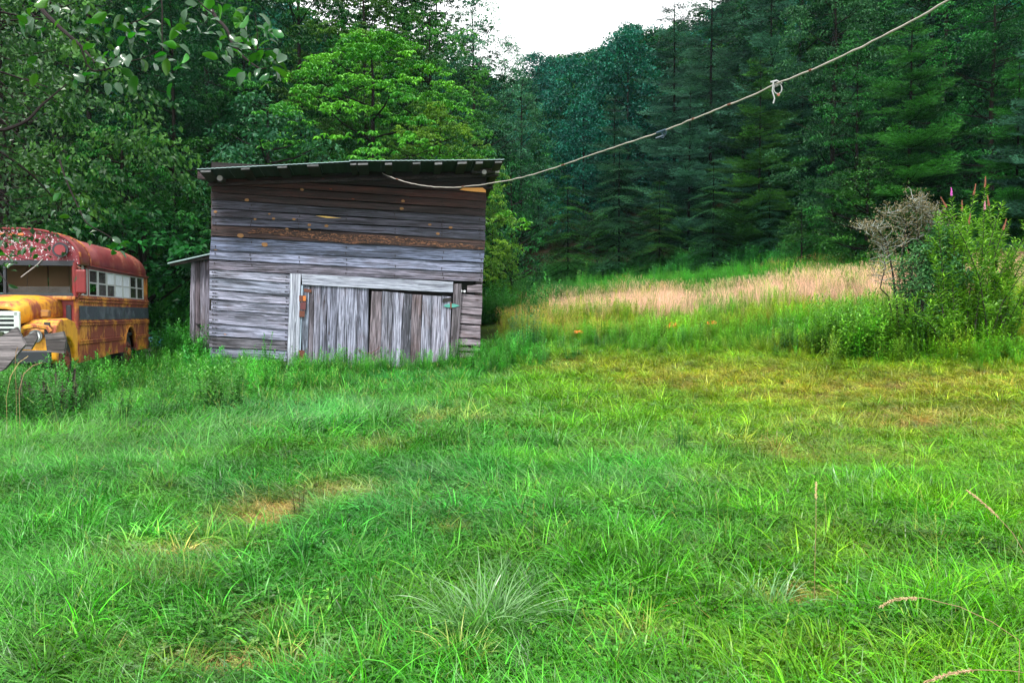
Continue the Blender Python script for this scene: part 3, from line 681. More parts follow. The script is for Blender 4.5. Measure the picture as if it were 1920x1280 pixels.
# fenders
for sgn, x0, x1 in ((1, .0, -.60), (-1, -W, -W + .60)):
    fa = [(-.62 + .46 * math.cos(a), .46 + .50 * math.sin(a)) for a in np.linspace(math.pi, 0, 11)]
    prof = [(-1.20, .55), (-1.22, 1.05), (-1.16, 1.20), (-.95, 1.31), (-.55, 1.33), (-.2, 1.27), (-.03, 1.1), (-.03, .5)] + fa[::-1]
    fd = bp('fender', YELB if sgn == 1 else YEL, yz_prism(prof, x0, x1), False, .035)
    bp('wheel_well', BLK, lambda mb: mb.box((x0 + (x1 - x0) * .35, -.62, .62), (.16, .42, .32)), parent=fd) if False else None
    hx = (x0 + x1) / 2 - .02 * sgn
    hl = bp('headlight', simple('headlight_bezel', (.25, .27, .28), .4, .5), lambda mb: mb.disc((hx - .02, -1.24, 1.0), .12, (0, 1, 0), .06, 18), True)
    bp('lens', simple('headlight_glass', (.65, .68, .68), .1), lambda mb: mb.disc((hx - .02, -1.28, 1.0), .09, (0, 1, 0), .03, 18), parent=hl)
    bp('headlight_hood', YELB, lambda mb: mb.tube([(hx - .26, -1.30, 1.08), (hx - .2, -1.30, 1.16), (hx, -1.31, 1.19), (hx + .2, -1.30, 1.16), (hx + .26, -1.30, 1.08)], .045, 6), True)
bp('fender_stripe', BLK, lambda mb: mb.box((-.14, -1.235, 1.12), (.05, .02, .14)))
mk_ = bp('turn_lamp', simple('brown_lamp_box', (.22, .10, .03), .6), lambda mb: mb.box((-.30, -.85, 1.42), (.08, .05, .07)), bev=.015)
bp('lens', simple('amber_lens', (.35, .16, .03), .3), lambda mb: mb.box((-.30, -.905, 1.42), (.055, .006, .045)), parent=mk_)
# grille with slots
def gr(mb):
    mb.box((-1.18, -1.37, 1.42), (.60, .03, .045)); mb.box((-1.18, -1.37, .97), (.60, .03, .05))
    mb.box((-.60, -1.37, 1.2), (.05, .03, .26)); mb.box((-1.76, -1.37, 1.2), (.05, .03, .26))
g_ = bp('grille', GRIL, gr, bev=.012)
for k in range(4): bp('slat', GRIL, lambda mb: mb.box((-1.18, -1.36, 1.08 + .085 * k), (.54, .02, .018)), parent=g_)
bp('grille_backing', BLK, lambda mb: mb.box((-1.18, -1.31, 1.2), (.56, .01, .24)))
bp('badge', simple('purple_grey_badge', (.25, .2, .28), .5), lambda mb: mb.disc((-.72, -1.41, .97), .05, (0, 1, 0), .02, 12))
bp('front_bumper', BLK, lambda mb: mb.box((-W / 2, -1.48, .62), (W / 2, .05, .12)), bev=.02)
def wheel(x, y):
    t = bp('wheel', RUB, lambda mb: mb.tube([(x - .13, y, wz - .02), (x - .11, y, wz - .02), (x + .11, y, wz - .02), (x + .13, y, wz - .02)], [.40, .46, .46, .40], 24), True)
    rm = bp('rim', RUST, lambda mb: mb.disc((x + (.135 if x > -1 else -.135), y, wz - .02), .27, (1, 0, 0), .03, 18, .25), parent=t)
    bp('hub', YEL, lambda mb: mb.disc((x + (.16 if x > -1 else -.16), y, wz - .02), .10, (1, 0, 0), .08, 12), parent=t)
    bp('lug_ring', RUST, lambda mb: [mb.disc((x + (.16 if x > -1 else -.16), y + .18 * math.cos(a), wz - .02 + .18 * math.sin(a)), .03, (1, 0, 0), .05, 6) for a in np.linspace(0, 6.28, 8)[:-1]], parent=t)
for x in (-.2, -W + .2): wheel(x, wy); wheel(x, -.62)

# ================================================================== SCRAP IN FRONT OF THE BUS
GREYB = wood_mat('grey_scrap_wood', (.03, .03, .03), (.16, .15, .155), (.34, .32, .32), .3, .2)
GREYB2 = wood_mat('grey_scrap_plywood', (.03, .027, .027), (.10, .09, .095), (.22, .20, .205), .3, .2)
def pxprism(name, poly, D, th, mat, label, cat, group=None, tilt=0, hole=None):
    P = [at(x, y, D + tilt * (y - poly[0][1]) / 100) for x, y in poly]; zc = min(p.z for p in P)
    c = sum(P, Vector()) / len(P); base = Vector((c.x, c.y, zc))
    mb = MB(); mb.prism([p - base for p in P], (0, th, 0)); o = mb.build(name, mat); o.location = base
    return tag(o, label, cat, group)
pxprism('plywood_sheet', [(-70, 585), (-2, 633), (30, 613), (47, 646), (8, 692), (-60, 722)], 11.2, .05, GREYB2, 'grey weathered plywood sheet leaning at the picture edge before the bus grille', 'board', tilt=-.4)
o = pxprism('hole_stand_in', [(-30, 618), (4, 622), (11, 660), (-30, 658)], 11.08, .04, simple('dark_hole_fill', (.03, .045, .02), .9), 'dark slab standing in for the square hole in the grey plywood sheet', 'board')  # dark slab painted in place of the shaded hole in the plywood
pxprism('broken_board', [(41, 634), (66, 620), (70, 634), (58, 655), (44, 655)], 12.4, .04, GREYB2, 'short broken grey board standing behind the rotten stump', 'board')
pxprism('broken_board', [(84, 627), (118, 621), (123, 640), (120, 662), (88, 660)], 12.3, .05, GREYB2, 'wide grey board with a cut top edge beside the bus fender', 'board')
st = thing('rotten_stump', 'rotten splintered stump with upright brown shards among the weeds', 'stump', Vector(((88 - 960) / F * 12.6, 12.6, gz((88 - 960) / F * 12.6, 12.6) - .05)))
SPL = wood_mat('rotten_splinters', (.01, .008, .01), (.09, .06, .055), (.30, .21, .19), .4, .1)
rs = random.Random(5)
mb = MB(); mb.tube([(0, 0, 0), (0, 0, .3), (.02, 0, .5)], [.42, .36, .30], 14); mb.build('stump_core', simple('stump_core_wood', (.03, .018, .018), .9), st)
for k in range(40):
    a = rs.uniform(0, 6.28); r_ = .38 * rs.uniform(.5, 1.15); h_ = rs.uniform(.4, .85)
    mb = MB(); mb.tube([(r_ * math.cos(a), r_ * math.sin(a), 0), (r_ * 1.05 * math.cos(a) + rs.uniform(-.04, .04), r_ * math.sin(a), h_ * .6), (r_ * 1.1 * math.cos(a) + rs.uniform(-.08, .08), r_ * math.sin(a), h_)], [.045, .035, .008], 5)
    o = mb.build('splinter', SPL, st); v = rs.uniform(.2, .75); o.color = (v, v, v, 1)
# blue tarp bundle behind the bus
def tarp():
    p = ground_at(295, 652); p = at(293, 643, 23.5); g = gz(p.x, p.y)
    import bmesh
    bm = bmesh.new(); bmesh.ops.create_icosphere(bm, subdivisions=4, radius=1)
    for v in bm.verts:
        c = v.co.copy(); n = math.sin(c.x * 7 + c.z * 4) * .08 + math.sin(c.y * 9 - c.x * 5 + 2) * .07 + math.sin(c.z * 13 + c.y * 3) * .04
        v.co = c * (1 + n); v.co.x *= .26 * (1.25 - .3 * c.z); v.co.y *= .3; v.co.z *= .17
        v.co.z = max(v.co.z, -.12)
    me = bpy.data.meshes.new('tarp_bundle'); bm.to_mesh(me); bm.free(); me.polygons.foreach_set('use_smooth', [True] * len(me.polygons))
    me.materials.append(simple('blue_tarp', (.04, .17, .26), .45, vs_=4)); o = link('tarp_bundle', me, loc=(p.x, p.y, p.z)); o.rotation_euler = (0, .35, .3)
    tag(o, 'crumpled blue tarp bundle lying behind the rear of the bus', 'tarp')
    mb = MB(); mb.box((0, 0, 0), (.22, .2, max(.05, (p.z - g) / 2 - .02)), jit=.03); b = mb.build('crate', GREYB); b.location = (p.x, p.y, g + (p.z - g) / 2 - .12); tag(b, 'low grey crate under the blue tarp bundle', 'crate')
tarp()

# ================================================================== THE LINE HUNG FROM THE SHED
ROPE = simple('pale_weathered_line', (.34, .31, .28), .7, vs_=30, var=.35); BIND = simple('dark_binding_tape', (.02, .05, .08), .5); TWINE = simple('white_twine', (.30, .32, .32), .8, vs_=40)
P0 = sat(717, 325, .25); P1 = at(1780, 0, 7.0)
def linept(px, py):
    # point above the straight plan line P0-P1 that the pixel column crosses
    a = (px - 960) / F * 1.0; dx, dy = P1.x - P0.x, P1.y - P0.y
    s = (a * P0.y - P0.x) / (dx - a * dy); y = P0.y + dy * s
    return at(px, py, y)
LP = [(717, 325), (735, 333), (760, 341), (790, 347.5), (820, 351), (850, 351.5), (880, 349), (910, 345.5), (950, 339), (1000, 327), (1050, 311.5), (1100, 294), (1150, 277), (1190, 264), (1243, 246), (1300, 223), (1350, 203), (1400, 183.5), (1455, 158), (1520, 132), (1600, 96), (1690, 50), (1780, 0), (1900, -70), (2060, -175), (2300, -345)]
pts = [linept(*p) for p in LP]
fine = []
for i in range(len(pts) - 1):
    p0, p1, p2, p3 = pts[max(i - 1, 0)], pts[i], pts[i + 1], pts[min(i + 2, len(pts) - 1)]
    for t in np.linspace(0, 1, 6)[:-1]:
        q = .5 * ((2 * p1) + (p2 - p0) * t + (2 * p0 - 5 * p1 + 4 * p2 - p3) * t * t + (3 * p1 - p0 - 3 * p2 + p3) * t ** 3)
        fine.append(q + Vector((0, 0, random.uniform(-.006, .006))))
fine.append(pts[-1])
ln = thing('hanging_line', 'long pale line sagging from the shed eave up across the sky to the upper right', 'rope', P0)
mb = MB(); mb.tube([p - P0 for p in fine], [.0102 + .0014 * math.sin(i * 1.7) for i in range(len(fine))], 8); mb.build('line', ROPE, ln, True)
def at_line(px):
    ys = np.interp(px, [a for a, b in LP], [b for a, b in LP]); return linept(px, ys) - P0
for px, wd in ((1243, 6), (1368, 3), (1056, 2.5), (868, 2), (745, 2), (1236, 4), (1300, 1.8), (1520, 2.2)):
    a, b = at_line(px - wd), at_line(px + wd); mb = MB(); mb.tube([a, b], .02 if wd > 3 else .015, 8); mb.build('binding', BIND if wd > 3 else RUST, ln, True)
mb = MB(); c = at_line(1243)
for k in range(4): mb.tube([c + Vector((random.uniform(-.05, .05), 0, 0)), c + Vector((random.uniform(-.08, .08), 0, -.05)), c + Vector((random.uniform(-.1, .1), .01, -.09))], .008, 4)
mb.build('loose_tape', BIND, ln)
c = at_line(1455); mb = MB()
loop = [c + Vector((.045 * math.sin(a) + .02, .0, -.05 + .055 * math.cos(a))) for a in np.linspace(0, 6.0, 14)]
mb.tube(loop, .007, 6); mb.tube([c + Vector((-.035, -.02, .02)), c + Vector((-.045, -.02, -.08)), c + Vector((-.02, -.02, -.16)), c + Vector((-.035, -.02, -.215))], .008, 6)
mb.tube([c + Vector((-.06, 0, .02)), c + Vector((0, -.025, .03)), c + Vector((.06, 0, .01)), c + Vector((0, .025, -.02))], .011, 6); mb.build('knot', TWINE, ln, True)
mb = MB(); mb.disc(c + Vector((.02, -.02, -.12)), .016, (0, 1, 0), .02, 10); mb.build('rust_ring', simple('pink_rust', (.25, .1, .07), .8), ln)
# ================================================================== TREES
BARK = simple('grey_brown_bark', (.012, .010, .009), .9, vs_=8, spec=.08); BARKP = simple('dark_pine_bark', (.006, .005, .0045), .95, vs_=8, spec=.05)
def unit(v): return v / np.maximum(np.linalg.norm(v, axis=-1, keepdims=True), 1e-9)
def leaves_geo(P, D, Nn, Lg, Wd, fold=.18, curl=.15):
    """one folded diamond leaf (4 verts, 2 tris) per row: base P, direction D, normal Nn"""
    D = unit(D); S = unit(np.cross(D, Nn)); U = np.cross(S, D)
    Lg = Lg[:, None]; Wd = Wd[:, None]
    a = P; b = P + D * Lg * .5 + S * Wd * .5 + U * fold * Wd; c = P + D * Lg - U * curl * Lg; d = P + D * Lg * .5 - S * Wd * .5 + U * fold * Wd
    V = np.stack([a, b, c, d], 1).reshape(-1, 3); i = np.arange(len(P)) * 4
    F = np.stack([i, i + 1, i + 2, i, i + 2, i + 3], 1).reshape(-1, 3)
    return V, F
def rnd_unit(r, n): return unit(r.normal(size=(n, 3)))
def trunk_mesh(name, H, r0, limbs, mat, bend=.02, rr=None):
    mb = MB(); rr = rr or random.Random(3)
    px_, py_ = 0, 0; pts = []; rs_ = []
    for i in range(9):
        t = i / 8; pts.append((px_, py_, t * H)); rs_.append(r0 * (1 - t) ** .8 + .02); px_ += rr.uniform(-1, 1) * bend * H / 4; py_ += rr.uniform(-1, 1) * bend * H / 4
    pts[0] = (0, 0, -.5); mb.tube(pts, rs_, 8)
    for a, b, r_ in limbs:
        a = Vector(a); b = Vector(b); k = (a.z / H) * 8; i = min(7, int(k)); f = k - i
        base = Vector(pts[i]).lerp(Vector(pts[i + 1]), f); base.z = a.z
        mid = base.lerp(b, .5) + Vector((0, 0, -.06 * (b - base).length)); mb.tube([base, mid, b], [r_, r_ * .65, r_ * .2], 5, False)
    return mb.mesh(name, mat, True)
def broadleaf(seed, H, Rc, cb, npads, lpp, lsize, mat, layered=.5, droop=.6, palm=True, pad=.8, lean=0, narrow=.45, aspect=.42):
    """crown of leaf pads with gaps; returns (trunk mesh, crown mesh)"""
    r = np.random.default_rng(seed); rr = random.Random(seed)
    Vs = []; Fs = []; va = []; off = 0; limbs = []
    lob = [(rr.uniform(0, 6.28), rr.uniform(.15, .95), rr.uniform(.2, .5)) for _ in range(7)]
    for k in range(npads):
        t = r.random() ** .85; z = cb + (H - cb) * t; ang = r.uniform(0, 2 * math.pi)
        env = Rc * (math.sin(math.pi * min(1, .12 + .88 * (1 - t) ** .75) ** 1.0) ** .7 if t > .35 else (.72 + .28 * t / .35))
        env = Rc * max(.16, (1 - max(0, (t - .3) / .7) ** 2.0) ** .6) * (1 if t > .3 else .75 + .25 * t / .3)
        for la, lt, lk in lob: env *= 1 + .35 * lk * math.exp(-((t - lt) / .12) ** 2) * math.cos(ang - la)
        f = r.uniform(.1, 1) if r.random() < .42 else r.uniform(.78, 1.08)
        c = np.array([math.cos(ang) * env * f, math.sin(ang) * env * f, z - .18 * env * f * layered])
        pr = pad * r.uniform(.6, 1.3) * (1 - .35 * t); n = int(lpp * (pr / pad) ** 2)
        if k % 5 == 0: limbs.append(((0, 0, max(cb * .6, z - env * f * .55)), tuple(c - np.array([0, 0, pr * .2])), .03 + .05 * (1 - t)))
        q = r.uniform(0, 1, n) ** .5; a2 = r.uniform(0, 6.283, n); out = np.array([math.cos(ang), math.sin(ang), 0])
        dx = q * np.cos(a2) * pr; dy = q * np.sin(a2) * pr
        dz = -(q ** 2) * pr * aspect * .9 + r.normal(0, .08 * pr, n) - .28 * (dx * out[0] + dy * out[1]) * droop
        dz -= (r.random(n) < .25) * r.uniform(0, .5, n) * pr
        P = np.stack([c[0] + dx, c[1] + dy, c[2] + dz], 1)
        if palm:
            P = np.repeat(P, 6, 0); m = len(P); a3 = np.tile(np.arange(6) * 1.047, n) + np.repeat(r.uniform(0, 6.28, n), 6) + r.normal(0, .15, m)
            D = np.stack([np.cos(a3), np.sin(a3), -droop * r.uniform(.4, 1.3, m)], 1); Nn = np.stack([r.normal(0, .25, m), r.normal(0, .25, m), np.ones(m)], 1)
            lg = lsize * r.uniform(.7, 1.2, m); wd = lg * .36; ql = np.repeat(q, 6)
        else:
            m = n; o2 = np.stack([np.cos(a2), np.sin(a2), np.full(m, -.3 * droop)], 1); D = o2 + .9 * rnd_unit(r, m); D[:, 2] -= droop * .5
            Nn = np.stack([r.normal(0, .5, m), r.normal(0, .5, m), np.ones(m)], 1); lg = lsize * r.uniform(.6, 1.25, m); wd = lg * .62; ql = q
        V, Fc = leaves_geo(P, D, Nn, lg, wd); Vs.append(V); Fs.append(Fc + off); off += len(V)
        va.append(np.repeat(np.clip(r.beta(.7, 1.1) * .95 + r.normal(0, .13, m), 0, 1), 4))
    me = fast_mesh('crown', np.concatenate(Vs), np.concatenate(Fs), [mat], {'var': np.concatenate(va)})
    return trunk_mesh('trunk', H * .93, H * .008 + .04, limbs, BARK, .02, rr), me
def pine(seed, H, Rc, cb, whorls, perw, mat, feather=1.0, up=.18, hem=False, tuft=.19, wdt=.027, nn=8):
    r = np.random.default_rng(seed); rr = random.Random(seed); Ps = []; Ds = []; va = []; limbs = []
    for wv in range(whorls):
        t = (wv + r.uniform(-.3, .3)) / whorls; t = min(max(t, 0), .99); z = cb + (H - cb) * t
        for b in range(perw):
            ang = r.uniform(0, 6.283); Lb = Rc * ((1 - t) ** .75) * r.uniform(.55, 1.15) + .25
            out = np.array([math.cos(ang), math.sin(ang), 0.]); sd = np.array([-out[1], out[0], 0.])
            rise = r.uniform(-.12, .10) if not hem else r.uniform(-.25, -.02)
            bz = lambda u: z + Lb * (rise * u + (up * u * u if not hem else -.22 * u * u))
            limbs.append(((0, 0, max(.5, z)), tuple(out * Lb * .9 + np.array([0, 0, bz(.9)])), .035 * (1 - t) + .012))
            nb = max(4, int(Lb * 5.5)); tone = r.beta(.7, 1.0)
            for k in range(nb):
                u = .05 + .95 * (k + r.random()) / nb
                for sg in (-1, 1):
                    ls = Lb * .34 * (1.15 - u) * r.uniform(.6, 1.2) + .16
                    nk = max(2, int(ls / .13))
                    for q in range(nk):
                        v = (q + .5) / nk
                        Ps.append(out * (Lb * u + ls * v * .55) + sd * sg * ls * v * .95 + np.array([0, 0, bz(u) + r.normal(0, .035) + (.10 * ls * v if not hem else -.22 * ls * v * v)]))
                        d = out * .6 + sd * sg * .8 * v + np.array([0, 0, .28 if not hem else -.25]); Ds.append(d); va.append(tone + r.normal(0, .12))
    Ps = np.array(Ps); Ds = unit(np.array(Ds)); va = np.array(va)
    if hem: nn = max(3, nn - 2)
    P = np.repeat(Ps, nn, 0); D = np.repeat(Ds, nn, 0); m = len(P)
    D = unit(D + (.75 if not hem else .6) * rnd_unit(r, m) * np.array([1, 1, .6 if not hem else .35])); lg = tuft * r.uniform(.7, 1.3, m) * feather; wd = wdt * r.uniform(.7, 1.3, m)
    S = unit(np.cross(D, rnd_unit(r, m))) if not hem else unit(np.cross(D, np.array([0, 0, 1.]) + .4 * rnd_unit(r, m)))
    a = P - S * wd[:, None] * .5; b = P + S * wd[:, None] * .5; c = P + D * lg[:, None]
    V = np.stack([a, b, c], 1).reshape(-1, 3); Fc = np.arange(m * 3).reshape(-1, 3)
    me = fast_mesh('crown', V, Fc, [mat], {'var': np.repeat(np.clip(np.repeat(va, nn), 0, 1), 3)})
    return trunk_mesh('trunk', H * .97, H * .0045 + .02, limbs[::2], BARKP, .008, rr), me
LM = dict(
 bright=leaf_mat('bright_palmate_leaf', (.024, .13, .008), (.125, .34, .018), .2, .45, .25),
 mid=leaf_mat('mid_green_leaf', (.002, .026, .006), (.03, .18, .024), .2, .45, .15),
 dark=leaf_mat('dark_green_leaf', (.001, .015, .005), (.011, .085, .02), .2, .5, .12),
 grey=leaf_mat('grey_green_leaf', (.008, .06, .026), (.05, .19, .08), .2, .5, .2),
 teal=leaf_mat('haze_tinted_leaf', (.002, .042, .038), (.012, .15, .10), .2, .5, .15),  # haze over the far trees is put into this leaf colour
 pine=leaf_mat('pine_needle', (.002, .018, .011), (.05, .17, .10), .12, .5, .12),
 pineg=leaf_mat('fresh_pine_needle', (.002, .022, .005), (.04, .23, .03), .12, .5, .12),
 hem=leaf_mat('hemlock_needle', (.002, .02, .009), (.05, .19, .085), .15, .5, .12))
SRC = {}
def src(k, tm, cm, H): SRC[k] = (tm, cm, H)
src('bright', *broadleaf(1, 12.5, 4.4, 3.2, 190, 26, .20, LM['bright'], 1.0, .75, True, .78), 12.5)
src('tallA', *broadleaf(2, 20, 4.4, 2.5, 210, 190, .17, LM['mid'], .6, .5, False, .95), 20)
src('tallB', *broadleaf(3, 19, 4.8, 2.0, 230, 34, .21, LM['dark'], .8, .7, True, .95), 19)
src('airy', *broadleaf(4, 19, 3.8, 4.0, 210, 100, .16, LM['grey'], .5, .4, False, .85), 19)
src('small', *broadleaf(5, 7, 2.2, .8, 110, 90, .13, LM['grey'], .4, .4, False, .6), 7)
src('sumac', *broadleaf(6, 8, 2.6, 1.0, 110, 26, .19, LM['mid'], 1.1, .95, True, .7), 8)
src('round', *broadleaf(7, 15, 4.6, 2, 200, 80, .30, LM['teal'], .3, .3, False, 1.3), 15)
src('roundg', *broadleaf(9, 14, 4.4, 1.5, 180, 80, .30, LM['mid'], .3, .3, False, 1.3), 14)
src('bush', *broadleaf(8, 2.6, 1.7, .15, 60, 70, .12, LM['mid'], .3, .4, False, .5), 2.6)
src('pineA', *pine(11, 22, 4.9, 1.5, 20, 6, LM['pine']), 22)
src('pineB', *pine(12, 17, 4.4, .8, 17, 6, LM['pine'], 1.1, .14), 17)
src('pineG', *pine(13, 18, 4.9, 1.0, 17, 6, LM['pineg'], 1.15, .14), 18)
src('hemA', *pine(14, 9.5, 3.6, .3, 15, 7, LM['hem'], 1.0, 0, True, .13, .045), 9.5)
print('tree tris', sum(len(v[1].polygons) for v in SRC.values()))
rt = random.Random(99)
def mattree(k, m):                                  # same crown shape in another leaf material
    tm, cm, H = SRC[k]; c2 = cm.copy(); c2.materials.clear(); c2.materials.append(LM[m]); return (tm, c2, H)
SRC['tallG'] = mattree('tallA', 'grey'); SRC['tallD'] = mattree('tallA', 'dark'); SRC['smallM'] = mattree('small', 'mid'); SRC['smallB'] = mattree('small', 'bright'); SRC['roundD'] = mattree('roundg', 'dark'); LM['medium'] = leaf_mat('half_bright_leaf', (.008, .06, .008), (.07, .24, .025), .2, .45, .2); SRC['tallL'] = mattree('tallB', 'medium'); SRC['tallT'] = mattree('tallB', 'mid'); SRC['hemG'] = mattree('hemA', 'pineg'); SRC['bushB'] = mattree('bush', 'bright')  # half-bright leaf: a medium green of the leaves themselves
def tree(kind, px, D, top, label, name='broadleaf_tree', cat='tree', group=None, wid=1.0, rz=None, dz=0):
    tm, cm, H = SRC[kind]; x = (px - 960) / F * D; z = gz(x, D) + dz
    ztop = at(px, top, D).z; k = max(.3, (ztop - z) / H)
    t = thing(name, label, cat, (x, D, z), rt.uniform(0, 6.28) if rz is None else rz, group); t.scale = (k * wid, k * wid, k)
    link('trunk', tm, t); link('crown', cm, t); return t
GL = 'trees on the slope behind the shed'; GR = 'trees along the upper edge of the meadow'; GB = 'tall trees deeper in the wood'
# left side, front row
tree('bright', 700, 30.5, 50, 'bright yellow-green tree with layered drooping leaf clusters, right above the shed roof', group=None, rz=1, wid=1.18)
tree('bright', 822, 30.5, 190, 'small bright green layered tree peeking over the right end of the shed roof', wid=.95, rz=3)
tree('small', 505, 28.5, 170, 'grey-green small-leaved tree just above the left end of the shed roof', rz=2)
tree('smallM', 400, 29.5, 255, 'low mid-green tree behind the left end of the shed roof', wid=1.1)
tree('sumac', 235, 27, 205, 'feathery drooping dark green tree above the rear of the bus', wid=1.05, rz=.5)
tree('tallT', 60, 29, -60, 'dark drooping tree rising above the bus at the picture edge', wid=.9)
tree('bush', 268, 25.5, 388, 'broad-leaved dark shrub between bus and shed, under the feathery tree', 'shrub', 'shrub', wid=1.2)
tree('tallD', 330, 33, -40, 'tall dark tree between the feathery tree and the grey-green one', wid=1.0)
tree('tallT', 560, 36, -150, 'very tall dark tree behind the grey-green tree and the layered one', wid=1.0)
tree('tallB', 180, 36, -160, 'very tall dark tree behind the feathery drooping tree', wid=1.0)
tree('tallL', 690, 37, -110, 'tall mid-green crown topping the bright layered tree', wid=.95)
tree('tallL', 805, 38, -30, 'tall mid-green tree at the upper right of the bright layered tree', wid=.85)
tree('airy', 893, 43, -25, 'airy grey-green tree with lacy outline against the white sky', wid=.78, rz=1.5)
tree('smallM', 958, 37, 300, 'light green sapling just right of the shed roof corner', wid=.7)
tree('smallB', 925, 33, 342, 'bright green sapling beside the right wall of the shed', wid=.55)
tree('bush', 930, 35, 440, 'bushy green shrub at the forest foot right of the shed', 'shrub', 'shrub', wid=.8)
tree('airy', 948, 64, 62, 'lacy grey-green tree stepping down into the sky gap', wid=.75)
tree('airy', 975, 52, 125, 'pale hazy tree below the lacy one, left of the valley gap', wid=.8)
tree('round', 1030, 112, 104, 'farthest blue-green round tree at the very bottom of the sky gap', wid=1.0)
tree('round', 1000, 98, 98, 'dark blue-green round tree left of the bottom of the sky gap', wid=.8)
tree('roundg', 1022, 82, 190, 'pale green round tree half way up the valley gap', wid=.8)
tree('roundg', 1010, 66, 250, 'light green round tree in the bottom of the valley gap', wid=.7)
# right side, meadow edge and conifers
tree('hemG', 1065, 47, 318, 'green hemlock nearest the valley gap at the meadow edge', 'hemlock_tree', wid=1.0, rz=1)
tree('hemA', 1160, 47, 268, 'dark hemlock with flat sprays second along the meadow edge', 'hemlock_tree', wid=1.05, rz=2)
tree('hemG', 1235, 45, 330, 'low green hemlock under the hanging line where the dark tape sits', 'hemlock_tree', wid=1.1, rz=5)
tree('hemA', 1335, 42, 290, 'grey-green hemlock in the middle of the meadow edge', 'hemlock_tree', wid=.95, rz=3)
tree('hemA', 1440, 41, 330, 'low dark hemlock below the knotted twine', 'hemlock_tree', wid=1.1, rz=4)
tree('pineA', 1262, 55, -30, 'tall blue-green pine whose top meets the sky gap', 'pine_tree', 'pine', wid=1.2, rz=1)
tree('pineA', 1330, 52, -80, 'tall feathery pine right of the sky gap pine', 'pine_tree', 'pine', wid=1.2, rz=2)
tree('pineB', 1150, 58, 170, 'grey pine behind the second hemlock', 'pine_tree', 'pine', wid=1.25, rz=4)
tree('pineB', 1290, 48, 160, 'mid-height grey pine above the low green hemlock', 'pine_tree', 'pine', wid=1.3, rz=4)
tree('pineA', 1440, 47, -90, 'tall dark pine behind the knotted twine', 'pine_tree', 'pine', wid=1.2, rz=5)
tree('pineG', 1420, 43, 95, 'green pine with flat spreading boughs at the knotted twine', 'pine_tree', 'pine', wid=1.2, rz=2.5)
tree('round', 1075, 80, 108, 'blue-green round tree at the foot of the sky gap', wid=.9)
tree('round', 1120, 72, 92, 'blue-green round tree second from the bottom of the sky gap', wid=.9)
tree('round', 1175, 68, 62, 'tallest blue-green round tree along the sky gap', wid=.9)
tree('round', 1095, 62, 190, 'lower blue-green round tree above the first hemlocks', wid=.9)
tree('tallA', 1600, 36, 60, 'mid-green leafy tree with a rounded left edge above the lichened shrub', wid=1.0, rz=1)
tree('tallG', 1555, 39, -90, 'tall grey-green leafy tree crossing the hanging line', wid=.9)
tree('smallM', 1625, 33, 285, 'low leafy tree sweeping down behind the lichened shrub', wid=1.25)
tree('smallM', 1500, 37, 385, 'low dark leafy bush-like tree at the meadow edge left of the lichened shrub', wid=1.1)
tree('pineG', 1700, 33, 10, 'fresh green pine with long flat boughs over the flowering bush', 'pine_tree', 'pine', wid=1.2, rz=.6)
tree('tallA', 1850, 33, -120, 'tall leafy tree filling the upper right corner', wid=1.0, rz=3)
tree('pineG', 1900, 29, 100, 'green pine at the right picture edge above the flowering bush', 'pine_tree', 'pine', wid=1.2, rz=2)
tree('tallT', 1760, 38, -160, 'very tall dark leafy tree behind the fresh green pine', wid=1.0)
# deeper rows: tall trees closing the wood
for i, (px, D, top) in enumerate([(-60, 34, -200), (-20, 44, -260), (90, 46, -240), (270, 46, -230), (400, 44, -200), (470, 38, -60), (640, 47, -170), (760, 48, -110), (815, 50, -60), (880, 58, 110)]):
    tree(['tallB', 'tallD', 'tallA', 'tallT'][i % 4], px, D, top, 'tall dark broadleaf tree ' + ['above the hood of the bus, farthest left', 'above the windscreen of the bus', 'above the rear windows of the bus', 'above the gap between bus and shed', 'over the left corner of the shed roof', 'just left of the bright layered tree', 'over the left half of the bright layered tree', 'over the middle of the bright layered tree', 'over the right end of the shed roof', 'bordering the sky gap on its left'][i], group=GL, wid=1.05)
for i, (px, D, top) in enumerate([(1390, 60, -160), (1490, 55, -200), (1500, 45, 140), (1560, 49, -220), (1650, 44, -230), (1740, 47, -260), (1830, 42, -280), (1930, 40, -280), (2010, 34, -250), (2080, 30, -220), (1980, 27, -60), (1350, 66, -60), (1300, 66, 40), (1240, 72, 90)]):
    k = ['pineA', 'tallD', 'pineB', 'tallB'][i % 4]
    tree(k, px, D, top, 'tall dark tree ' + ['right of the sky gap pine', 'between the tape and the knot of the line', 'low behind the knotted twine', 'left of the grey-green leafy tree', 'behind the rounded leafy tree', 'above the half-dead lichened shrub', 'above the flowering bush', 'behind the right picture edge, inner one', 'at the right picture edge, upper one', 'at the right picture edge, outer one', 'at the right picture edge, lower one', 'deepest behind the tall feathery pine', 'beside the sky gap, behind the sky gap pine', 'bordering the sky gap on its right'][i], 'pine_tree' if 'pine' in k else 'broadleaf_tree', 'tree', GR, wid=1.05)
for i, px in enumerate([1120, 1200, 1270, 1375, 1480, 1545, 1680, 1790, 1880, 1960]):
    D = [52, 51, 50, 47, 44, 41, 36, 34, 31, 29][i]
    tree('hemA' if i % 2 else 'smallM', px, D, 395 - 4 * i, 'dark low tree ' + ['behind the second hemlock from the gap', 'between the second and third hemlock', 'behind the low green hemlock', 'right of the middle hemlock', 'behind the low dark hemlock', 'left of the rounded leafy tree', 'behind the half-dead lichened shrub', 'behind the flowering bush, left one', 'behind the flowering bush, middle one', 'behind the flowering bush at the picture edge'][i], 'understory_tree', 'tree', 'low trees under the wood above the meadow', wid=1.2)
